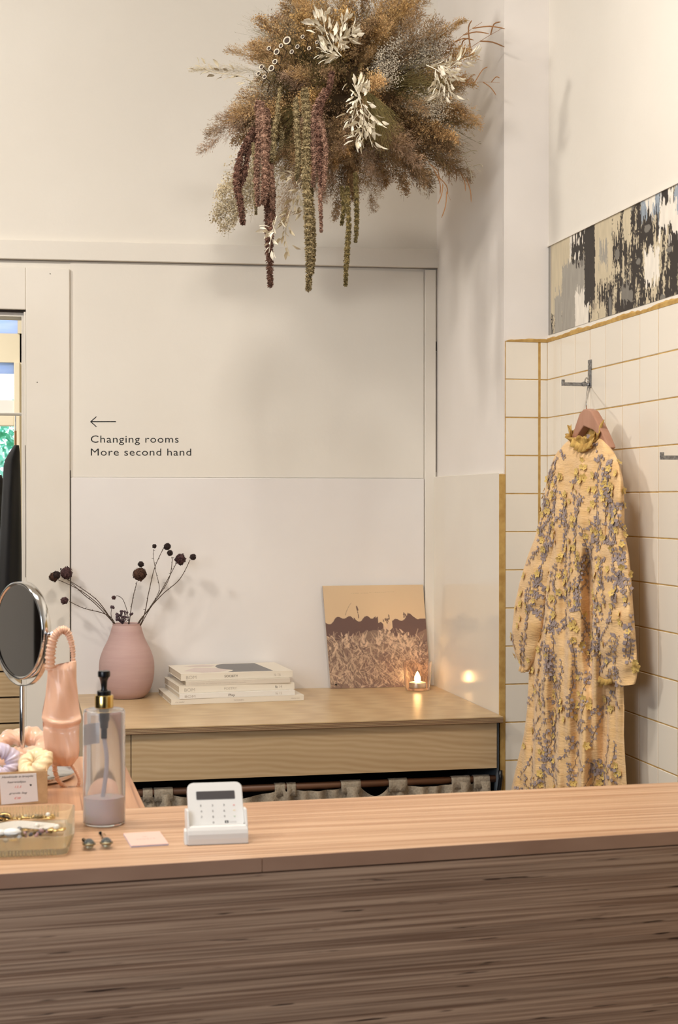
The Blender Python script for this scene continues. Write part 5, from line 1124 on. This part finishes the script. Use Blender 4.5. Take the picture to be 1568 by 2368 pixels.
spray([[(600, 200), (555, 175), (500, 168), (450, 150)]], 24, -0.05, leafB, 6, 0.8)
# poppy-like pods with pale rims
M_pod = mat('dark_pod', srgb(64, 52, 44), 0.8); M_podr = mat('pale_pod_rim', srgb(218, 206, 184), 0.7)
for i, (px, py, r) in enumerate(((664, 94, 9), (640, 120, 7), (636, 143, 6), (628, 158, 7), (605, 155, 5.5), (612, 178, 5), (650, 106, 5), (688, 108, 5), (598, 170, 5), (700, 85, 4.5), (675, 120, 5), (622, 112, 5), (715, 112, 4.5), (733, 98, 4))):
    c = B(px, py, -0.26 + 0.01 * (i % 3)); q = r * 1.0 / F_PX * BD; d = (-Fh + RGT * -0.5 + Vector((0, 0, 0.2))).normalized(); A = aim(c, d)
    mb = MB(); mb.lathe([(0, -q * 1.4), (q * 0.6, -q * 1.1), (q * 0.95, -q * 0.2), (q * 0.8, 0.1 * q), (q * 0.55, 0), (0, -q * 0.2)], (0, 0, 0), 12, 0); mb.lathe([(q * 0.75, -0.1 * q), (q * 0.98, 0.0 * q), (q * 1.04, 0.2 * q), (q * 0.72, 0.14 * q)], (0, 0, 0), 14, 1, close=True)
    mb.v = [tuple(A @ Vector(p)) for p in mb.v]; mb.build('seed_pod', [M_pod, M_podr], bq, smooth=True)
    MB().tube([c - d * q * 1.2, c - d * 0.03, c + Fh * 0.14], 0.0012, 5).build('pod_stem', M_stem, bq)
# dark moss heart and hanging wire
mb = MB(); rg = random.Random(5); mb.ball(C0 + Vector((0, 0, 0.0)), 0.15, 20, 12, sc=(1.25, 0.9, 0.85), wob=0.1, rng=rg); mb.build('moss_core', mat('dark_moss', srgb(84, 66, 44), 0.95, bump=0.8, bscale=(60, 60, 60)), bq)
MB().tube([C0 + Vector((0, 0, 0.1)), Vector((C0.x, C0.y, 3.35))], 0.0015, 6).build('hanging_wire', M_steel, bq)
# ------------------------------------------------------------------ wall hooks
def wall_hook(px, py0, py1, lab):
    a = hX(px, py0, XR - 0.006); b = hX(px, py1, XR - 0.006); y = a.y; t = thing('wall_hook', lab, 'hook', (XR - 0.004, y, b.z), 'steel hooks on the tiled wall')
    Xf = XR - 0.0052; zt_, zb_ = a.z, b.z
    MB().box((Xf - 0.004, y - 0.009, zb_ + 0.004), (Xf, y + 0.009, zt_)).build('hook_plate', M_steel, t, bevel=0.0008)
    za = zb_ + 0.012
    MB().box((Xf - 0.078, y - 0.0022, za - 0.0045), (Xf - 0.003, y + 0.0022, za + 0.0045)).build('hook_arm', M_steel, t, bevel=0.0006)
    MB().box((Xf - 0.078, y - 0.0024, za), (Xf - 0.070, y + 0.0024, za + 0.0115)).build('hook_tip', M_steel, t, bevel=0.0006)
    MB().tube([(Xf - 0.018, y - 0.005, za + 0.001), (Xf - 0.018, y + 0.005, za + 0.001)], 0.0062, 14).build('hook_collar', M_steel, t, smooth=True, angle=40)
    for z in (zt_ - 0.012, zb_ + 0.03): MB().tube([(Xf - 0.005, y, z), (Xf - 0.0035, y, z)], 0.003, 10).build('screw', M_chrome, t)
    return t, y, za
h1, hy1, hz1 = wall_hook(1365, 832, 900, 'steel wall hook that the yellow dress hangs from')
q = hX(1600, 1058, XR); z2 = hY(1535, 1058, 2.978).z
t2 = wall_hook(1594, 990, 1058, 'steel wall hook at the right edge, lower, with nothing on it'); 
for ch in [t2[0]] + list(t2[0].children): pass
dz_ = z2 - t2[2]; dy_ = 2.978 - t2[1]
for ch in t2[0].children: ch.location = (0, dy_, dz_)

# ------------------------------------------------------------------ dress on its hanger
DA = Vector((1.275, 3.78, 0)); DB = Vector((1.360, 3.152, 0)); DT = (DB - DA).normalized(); DN = Vector((DT.y, -DT.x, 0)); DN = DN if DN.x < 0 else -DN
DW = (DB - DA).length; OD = Vector((-0.50, -0.866, 0)).normalized()
def D(px, py, n=0.0):
    p = hP(px, py, DA, DN); return p + OD * n
def lim(p):   # keep cloth off the walls
    return Vector((min(p.x, XR - 0.009), min(p.y, YP - 0.008), p.z))
hg = thing('wooden_hanger', 'pinkish wooden coat hanger hooked on the wall hook, inside the collar', 'hanger', D(1357, 945))
M_hang = wood('hanger_wood', srgb(182, 136, 112), srgb(160, 112, 88), grain=(30, 30, 6), rough=0.4)
out = [(1316, 1030), (1324, 1008), (1333, 980), (1341, 957), (1350, 947), (1358, 945.5), (1367, 950), (1376, 965), (1386, 985), (1396, 1006), (1408, 1035), (1402, 1040), (1386, 1012), (1372, 995), (1360, 990), (1351, 986), (1342, 999), (1334, 1012), (1326, 1034)]
P_ = [D(x, y, 0.010) for x, y in out]
MB().poly(P_, -DN * 0.022).build('hanger_body', M_hang, hg, bevel=0.003)
top_ = D(1356, 946, 0.0); hk = Vector((XR - 0.0052 - 0.012, hy1, hz1 + 0.008))
ctl = [top_, top_ + Vector((0, 0, 0.018)), top_ + (hk - top_) * 0.55 + Vector((0.001, -0.002, 0)), hk + Vector((0.0005, -0.012, -0.012)), hk + Vector((0, -0.013, 0.0)), hk + Vector((0, -0.004, 0.009)), hk + Vector((0, 0.007, 0.004)), hk + Vector((0, 0.009, -0.006))]
MB().tube(spline(ctl, 40), 0.0016, 8).build('hook_wire', M_chrome, hg, smooth=True)

dress = thing('floral_dress', 'long peach dress with embroidered sprigs and yellow cloth flowers hanging by the tiles', 'dress', D(1320, 1700))
M_dress = mat('peach_crinkled_cloth', srgb(234, 196, 144), 0.8, noise_amt=1, col2=srgb(222, 180, 122), nscale=(14, 14, 60), bump=0.45, bscale=(55, 55, 260), sheen=0.25)
body_rows = [(1012, 1322, 1392), (1030, 1302, 1408), (1048, 1291, 1422), (1070, 1284, 1428), (1100, 1280, 1430), (1150, 1277, 1426), (1210, 1272, 1418), (1270, 1266, 1412), (1330, 1258, 1415), (1400, 1247, 1422), (1480, 1235, 1432), (1560, 1224, 1441), (1640, 1220, 1444), (1700, 1212, 1443), (1760, 1198, 1446), (1820, 1183, 1450), (1900, 1184, 1456), (2100, 1184, 1462), (2250, 1184, 1464)]
def fold_n(px, py, t):
    k = np.clip((py - 1050) / 500, 0, 1); f = 0
    f += 0.013 * (0.3 + k) * math.sin(px * 0.115 + 0.004 * py + 1.2 * math.sin(py * 0.004))
    f += 0.0065 * (0.3 + k) * math.sin(px * 0.235 - 0.003 * py + 2.1)
    f += 0.003 * noise.noise(Vector((px * 0.05, py * 0.02, 3)))
    # deep pleat that opens at the waist; the panel right of it lies further back
    cx = np.interp(py, [1270, 1400, 1560, 1830, 2250], [1362, 1366, 1368, 1371, 1374]); kk = float(np.clip((py - 1265) / 60, 0, 1))
    wdt = np.interp(py, [1270, 1560, 1830], [9, 12, 15]); rgt = 1 / (1 + math.exp(-(px - cx) / 2.6))
    back_ = float(np.clip((py - 1480) / 160, 0, 1))
    f += -0.052 * kk * math.exp(-((px - cx) / wdt) ** 2) * (1 - back_) - 0.046 * back_ * rgt
    return float(f)
SURF = {}
def garment(name, rows, fn, depth, nf=150, nrw=150, back=0.010, yend=None, base=0.0, cap=True, m=M_dress, rnd=0.5):
    y0, y1 = rows[0][0], rows[-1][0]; vs = []; fs = []; G_ = []
    for i in range(nrw + 1):
        y = y0 + (y1 - y0) * i / nrw; xl_, xr_ = interp(rows, y); line = []
        for j in range(nf + 1):
            t = j / nf; x = xl_ + (xr_ - xl_) * t; pr_ = (1 - abs(2 * t - 1) ** 2.6) ** rnd if 0 < t < 1 else 0
            p = lim(D(x, y, base + depth(y) * pr_ + fn(x, y, t) * min(1, pr_ * 1.6))); vs.append(p); line.append(p)
        for j in range(nf - 1, 0, -6):
            t = j / nf; x = xl_ + (xr_ - xl_) * t; vs.append(lim(D(x, y, base - back * (1 - abs(2 * t - 1) ** 3))))
        G_.append(line)
    nb = len(range(nf - 1, 0, -6)); n = nf + 1 + nb
    for i in range(nrw):
        for j in range(n): fs.append((i * n + j, i * n + (j + 1) % n, (i + 1) * n + (j + 1) % n, (i + 1) * n + j))
    SURF[name + str(len(SURF))] = (G_, rows)
    return MB().add(vs, fs).build(name, m, dress, smooth=True)
bdepth = lambda y: float(np.interp(y, [1012, 1060, 1200, 1270, 1500, 1800, 2250], [0.022, 0.040, 0.048, 0.040, 0.058, 0.072, 0.08]))
garment('dress_body', body_rows, fold_n, bdepth, 190, 240)
def sl_fold(ph, am=1.0):
    def f(px, py, t):
        return am * (0.004 * math.sin(px * 0.16 + py * 0.012 + ph) + 0.0022 * math.sin(py * 0.11 + px * 0.03 + ph) + 0.0022 * noise.noise(Vector((px * 0.06, py * 0.05, ph))))
    return f
SLL = [(1042, 1292, 1306), (1060, 1281, 1310), (1110, 1266, 1304), (1160, 1259, 1298), (1205, 1250, 1294), (1245, 1238, 1290), (1280, 1224, 1286), (1310, 1214, 1280), (1350, 1203, 1272), (1400, 1192, 1264), (1450, 1187, 1258), (1490, 1188, 1250), (1520, 1196, 1243), (1536, 1204, 1234), (1546, 1211, 1228)]
SLR = [(1050, 1406, 1424), (1072, 1401, 1434), (1110, 1402, 1443), (1160, 1404, 1446), (1220, 1402, 1446), (1245, 1396, 1449), (1280, 1388, 1456), (1330, 1380, 1461), (1400, 1374, 1466), (1460, 1372, 1471), (1510, 1372, 1475), (1545, 1376, 1476), (1562, 1382, 1475), (1572, 1404, 1473), (1580, 1430, 1470)]
sd = lambda a: (lambda y: float(np.interp(y, [a, a + 60, a + 250, a + 420, a + 500], [0.012, 0.030, 0.036, 0.048, 0.025])))
garment('sleeve', SLL, sl_fold(0.5), sd(1042), 70, 130, base=0.006)
garment('sleeve', SLR, sl_fold(2.5, 1.2), sd(1050), 80, 130, base=0.014)
# cuffs: small frills
def frill(pts, r, m, name, n=60, h=0.018, waves=7, out=0.35):
    P3 = spline(pts, n); vs = []; fs = []
    for i, p in enumerate(P3):
        w_ = math.sin(i / n * math.pi * 2 * waves) * r
        for k, u in enumerate((0, 0.5, 1)):
            vs.append(lim(p + Vector((0, 0, -h * u)) + DN * (w_ * u + out * h * u * 0.3)))
    for i in range(n):
        for k in range(2): fs.append((i * 3 + k, i * 3 + k + 1, (i + 1) * 3 + k + 1, (i + 1) * 3 + k))
    o = MB().add(vs, fs).build(name, m, dress, smooth=True); md = o.modifiers.new('s', 'SOLIDIFY'); md.thickness = 0.0012; return o
M_frill = mat('ochre_frill', srgb(206, 170, 96), 0.85, noise_amt=1, col2=srgb(168, 130, 66), nscale=(60, 60, 60), bump=0.4)
frill([D(1205, 1538, 0.012), D(1213, 1541, 0.022), D(1224, 1539, 0.02), D(1232, 1533, 0.01)], 0.004, M_dress, 'cuff_frill', 40, 0.014, 4)
frill([D(1384, 1556, 0.02), D(1395, 1561, 0.04), D(1410, 1566, 0.045), D(1420, 1562, 0.035)], 0.004, M_frill, 'cuff_frill', 40, 0.014, 5)
# ruffled collar around the open neck
ctr = D(1352, 1012, 0.006); ru = MB(); vs = []; fs = []; n = 144
fA = (D(1386, 1000, 0) - D(1320, 1000, 0)).length / 2
for i in range(n + 1):
    a = 2 * math.pi * i / n; fr_ = -math.sin(a)    # fr_ = +1 nearest viewer (front), -1 back
    base_p = ctr + DT * math.cos(a) * fA + OD * (0.026 * fr_) + Vector((0, 0, -0.020 * max(0, fr_) + 0.002))
    w_ = math.sin(a * 13) * 0.009 + math.sin(a * 5 + 1) * 0.003; hgt = 0.031 + 0.007 * math.sin(a * 7 + 0.5) + 0.004 * math.sin(a * 17)
    outd = (DT * math.cos(a) + OD * fr_).normalized()
    for k, u in enumerate((-0.15, 0, 0.35, 0.7, 1.0)):
        vs.append(lim(base_p + Vector((0, 0, hgt * u * (0.55 if fr_ > 0.2 else 0.9))) + outd * ((0.010 * u + w_ * max(u, 0)) if u > 0 else 0.001)))
for i in range(n):
    for k in range(4): fs.append((i * 5 + k, i * 5 + k + 1, (i + 1) * 5 + k + 1, (i + 1) * 5 + k))
o = MB().add(vs, fs).build('collar_ruffle', M_frill, dress, smooth=True); md = o.modifiers.new('s', 'SOLIDIFY'); md.thickness = 0.001
# second, lower frill at the throat
vs = []; fs = []; n = 60
for i in range(n + 1):
    t = i / n; p = D(1330 + 50 * t, 1020 + 16 * math.sin(t * math.pi), 0.036 + 0.006 * math.sin(t * 3.14)); w_ = 0.005 * math.sin(t * 34)
    for u in (0, 0.5, 1): vs.append(p + Vector((0, 0, 0.008 - 0.02 * u)) + DN * (w_ * u + 0.005 * u))
for i in range(n):
    for k in range(2): fs.append((i * 3 + k, i * 3 + k + 1, (i + 1) * 3 + k + 1, (i + 1) * 3 + k))
o = MB().add(vs, fs).build('collar_ruffle', M_frill, dress, smooth=True); md = o.modifiers.new('s', 'SOLIDIFY'); md.thickness = 0.001
# applied cloth flowers and embroidered sprigs
M_fl = mat('yellow_cloth_flower', srgb(212, 180, 104), 0.8, per_obj=0.12, sheen=0.2); mb = MB()
for i in range(5):
    a = i * 1.2566; c_, s_ = math.cos(a), math.sin(a); P5 = [(0, 0, 0.001), (0.0055 * c_ + 0.0045 * s_, 0.0055 * s_ - 0.0045 * c_, 0.0026), (0.0108 * c_ + 0.002 * s_, 0.0108 * s_ - 0.002 * c_, 0.0042), (0.0108 * c_ - 0.002 * s_, 0.0108 * s_ + 0.002 * c_, 0.0042), (0.0055 * c_ - 0.0045 * s_, 0.0055 * s_ + 0.0045 * c_, 0.0026)]
    mb.add(P5, [(0, 1, 2, 3, 4)])
mb.ball((0, 0, 0.0022), 0.0018, 6, 4); flower = mb.mesh('cloth_flower', M_fl)
def sample(G_, u, v):
    n_, m_ = len(G_) - 1, len(G_[0]) - 1; u = min(max(u, 0), 0.999) * n_; v = min(max(v, 0), 0.999) * m_; i, j = int(u), int(v); a, b = u - i, v - j
    return (G_[i][j] * (1 - b) + G_[i][j + 1] * b) * (1 - a) + (G_[i + 1][j] * (1 - b) + G_[i + 1][j + 1] * b) * a
def frm(G_, u, v):
    p = sample(G_, u, v); e = 0.006; du = sample(G_, u + e, v) - sample(G_, u - e, v); dv = sample(G_, u, v + 0.02) - sample(G_, u, v - 0.02); nn = dv.cross(du)
    if nn.length < 1e-9: nn = DN.copy()
    nn.normalize(); nn = nn if nn.dot(OD) > 0 else -nn
    return p, dv.normalized(), nn
rg = random.Random(14); surfs = list(SURF.values()); sp = MB(); stm = MB()
for si, ((G_, rows), nfl, nsp) in enumerate(zip(surfs, (175, 58, 66), (150, 44, 52))):
    umax = 0.66 if si == 0 else 0.98
    for i in range(nfl):
        u = rg.uniform(0.03, umax); v = rg.choice([rg.uniform(0.02, 0.98), rg.uniform(0.02, 0.98), rg.choice([0.02, 0.97])]) if si else rg.uniform(0.03, 0.97)
        p, tv, nn = frm(G_, u, v); s_ = rg.uniform(0.65, 1.0)
        inst(flower, 'cloth_flower', aim(p + nn * 0.001, nn + rv(rg, 0.18), rg.uniform(0, 6), s_), dress)
    for i in range(nsp):
        u = rg.uniform(0.02, umax); v = rg.uniform(0.06, 0.94); an_ = rg.gauss(0, 0.75); dv_ = 0.022 * math.sin(an_); du_ = 0.0085 * math.cos(an_); prev = None
        for k in range(rg.randint(5, 11)):
            u2 = u + k * du_ * (1 if si == 0 else 1.9); v2 = v + dv_ * k * (1 if si == 0 else 2.2) + rg.uniform(-0.010, 0.010)
            if not 0.02 < v2 < 0.98 or u2 > umax: break
            p, tv, nn = frm(G_, u2, v2); dn = nn.cross(tv); q = p + nn * 0.0012
            if prev is not None:
                w_ = tv * 0.0007; stm.add([prev - w_, prev + w_, q + w_, q - w_], [(0, 1, 2, 3)])
            prev = q
            for s__ in (-1, 1):
                if rg.random() < 0.8:
                    d = (tv * s__ * rg.uniform(0.5, 1.2) + dn * rg.uniform(-0.9, 0.9)).normalized(); e_ = nn.cross(d); ln = rg.uniform(0.006, 0.0125); w_ = ln * 0.42
                    c = q + d * 0.001; sp.add([c, c + d * ln * 0.5 + e_ * w_ + nn * 0.0008, c + d * ln + nn * 0.0012, c + d * ln * 0.5 - e_ * w_ + nn * 0.0008], [(0, 1, 2, 3)])
o = sp.build('embroidered_sprigs', mat('lilac_grey_thread', srgb(158, 142, 138), 0.75), dress, fix=False); o['kind'] = 'stuff'
o = stm.build('embroidered_stems', mat('dark_thread', srgb(92, 76, 70), 0.8), dress, fix=False); o['kind'] = 'stuff'

# ------------------------------------------------------------------ back room things seen through the doorway
M_blk = mat('black_cloth', srgb(24, 23, 27), 0.9, bump=0.3, bscale=(12, 12, 4), noise_amt=1, col2=srgb(14, 13, 16), nscale=(20, 20, 3))
def coat(lab, Yc, rows, hz, parent_group='dark coats on the rail'):
    t = thing('dark_coat', lab, 'coat', hY(20, 1600, Yc), parent_group); vs = []; fs = []; n = 36; N_ = 40; y0, y1 = rows[0][0], rows[-1][0]
    for i in range(N_ + 1):
        y = y0 + (y1 - y0) * i / N_; a, b = interp(rows, y); ca_ = hY((a + b) / 2, y, Yc); hw_ = (hY(b, y, Yc) - hY(a, y, Yc)).length / 2
        for j in range(n):
            q = 2 * math.pi * j / n; fo = 1 + 0.10 * math.sin(q * 5 + y * 0.003) * min(1, i / 8)
            vs.append(ca_ + Vector((math.cos(q) * hw_, math.sin(q) * 0.11 * fo * min(1, 0.3 + i / 8), 0)))
    for i in range(N_):
        for j in range(n): fs.append((i * n + j, i * n + (j + 1) % n, (i + 1) * n + (j + 1) % n, (i + 1) * n + j))
    fs += [tuple(range(n)), tuple(N_ * n + j for j in range(n))]
    MB().add(vs, fs).build('coat_body', M_blk, t, smooth=True)
    return t
YCt = 5.7
c1 = coat('black coat hanging nearest the door jamb in the back room', YCt, [(1030, 32, 44), (1045, 22, 46), (1062, 12, 46), (1075, 8, 47), (1120, 6, 48), (1200, 2, 49), (1330, -6, 51), (1700, -14, 52)], 0)
c2 = coat('black coat further left on the rail in the back room', YCt + 0.3, [(1098, -16, 4), (1115, -26, 10), (1200, -34, 10), (1330, -40, 8), (1700, -44, 6)], 0)
pz = hY(36, 1000, YCt)
ht = thing('coat_hanger', 'wooden hanger of the nearest black coat in the back room', 'hanger', pz)
MB().box((pz.x - 0.004, YCt - 0.006, hY(36, 1034, YCt).z), (pz.x + 0.004, YCt + 0.006, hY(36, 996, YCt).z)).build('hanger_neck', mat('orange_wood', srgb(176, 126, 74), 0.5), ht, bevel=0.001)
MB().tube([(pz.x, YCt, hY(36, 997, YCt).z), (pz.x, YCt, hY(36, 960, YCt).z)], 0.002, 6).build('hanger_hook', M_steel, ht)
rl = thing('coat_rail', 'thin steel rail carrying the coats in the back room', 'rail', (-0.6, YCt, hY(36, 960, YCt).z))
MB().tube([(-1.4, YCt + 0.0, hY(36, 958, YCt).z), (0.74, YCt + 0.0, hY(36, 958, YCt).z)], 0.006, 10).build('rail_bar', mat('white_rail', srgb(228, 224, 218), 0.4), rl)
# drawer cabinet
xr_ = hY(49, 1600, 5.0).x; dcab = thing('drawer_cabinet', 'pale plywood drawer cabinet in the back room with dark gaps between drawers', 'cabinet', (-0.4, 5.2, 0))
ztop = hY(20, 1470, 5.0).z
MB().box((-0.85, 5.018, 0), (xr_, 5.45, ztop)).build('carcass', mat('cabinet_dark_gap', srgb(70, 54, 40), 0.8), dcab)
ys = [1472, 1553, 1613, 1673, 1733, 1793, 1853]
for a, b in zip(ys[:-1], ys[1:]):
    z1_, z0_ = hY(20, a + 2, 5.0).z, hY(20, b - 2, 5.0).z
    MB().box((-0.85, 5.0, z0_), (xr_, 5.02, z1_)).build('drawer_front', M_birch, dcab, bevel=0.001)
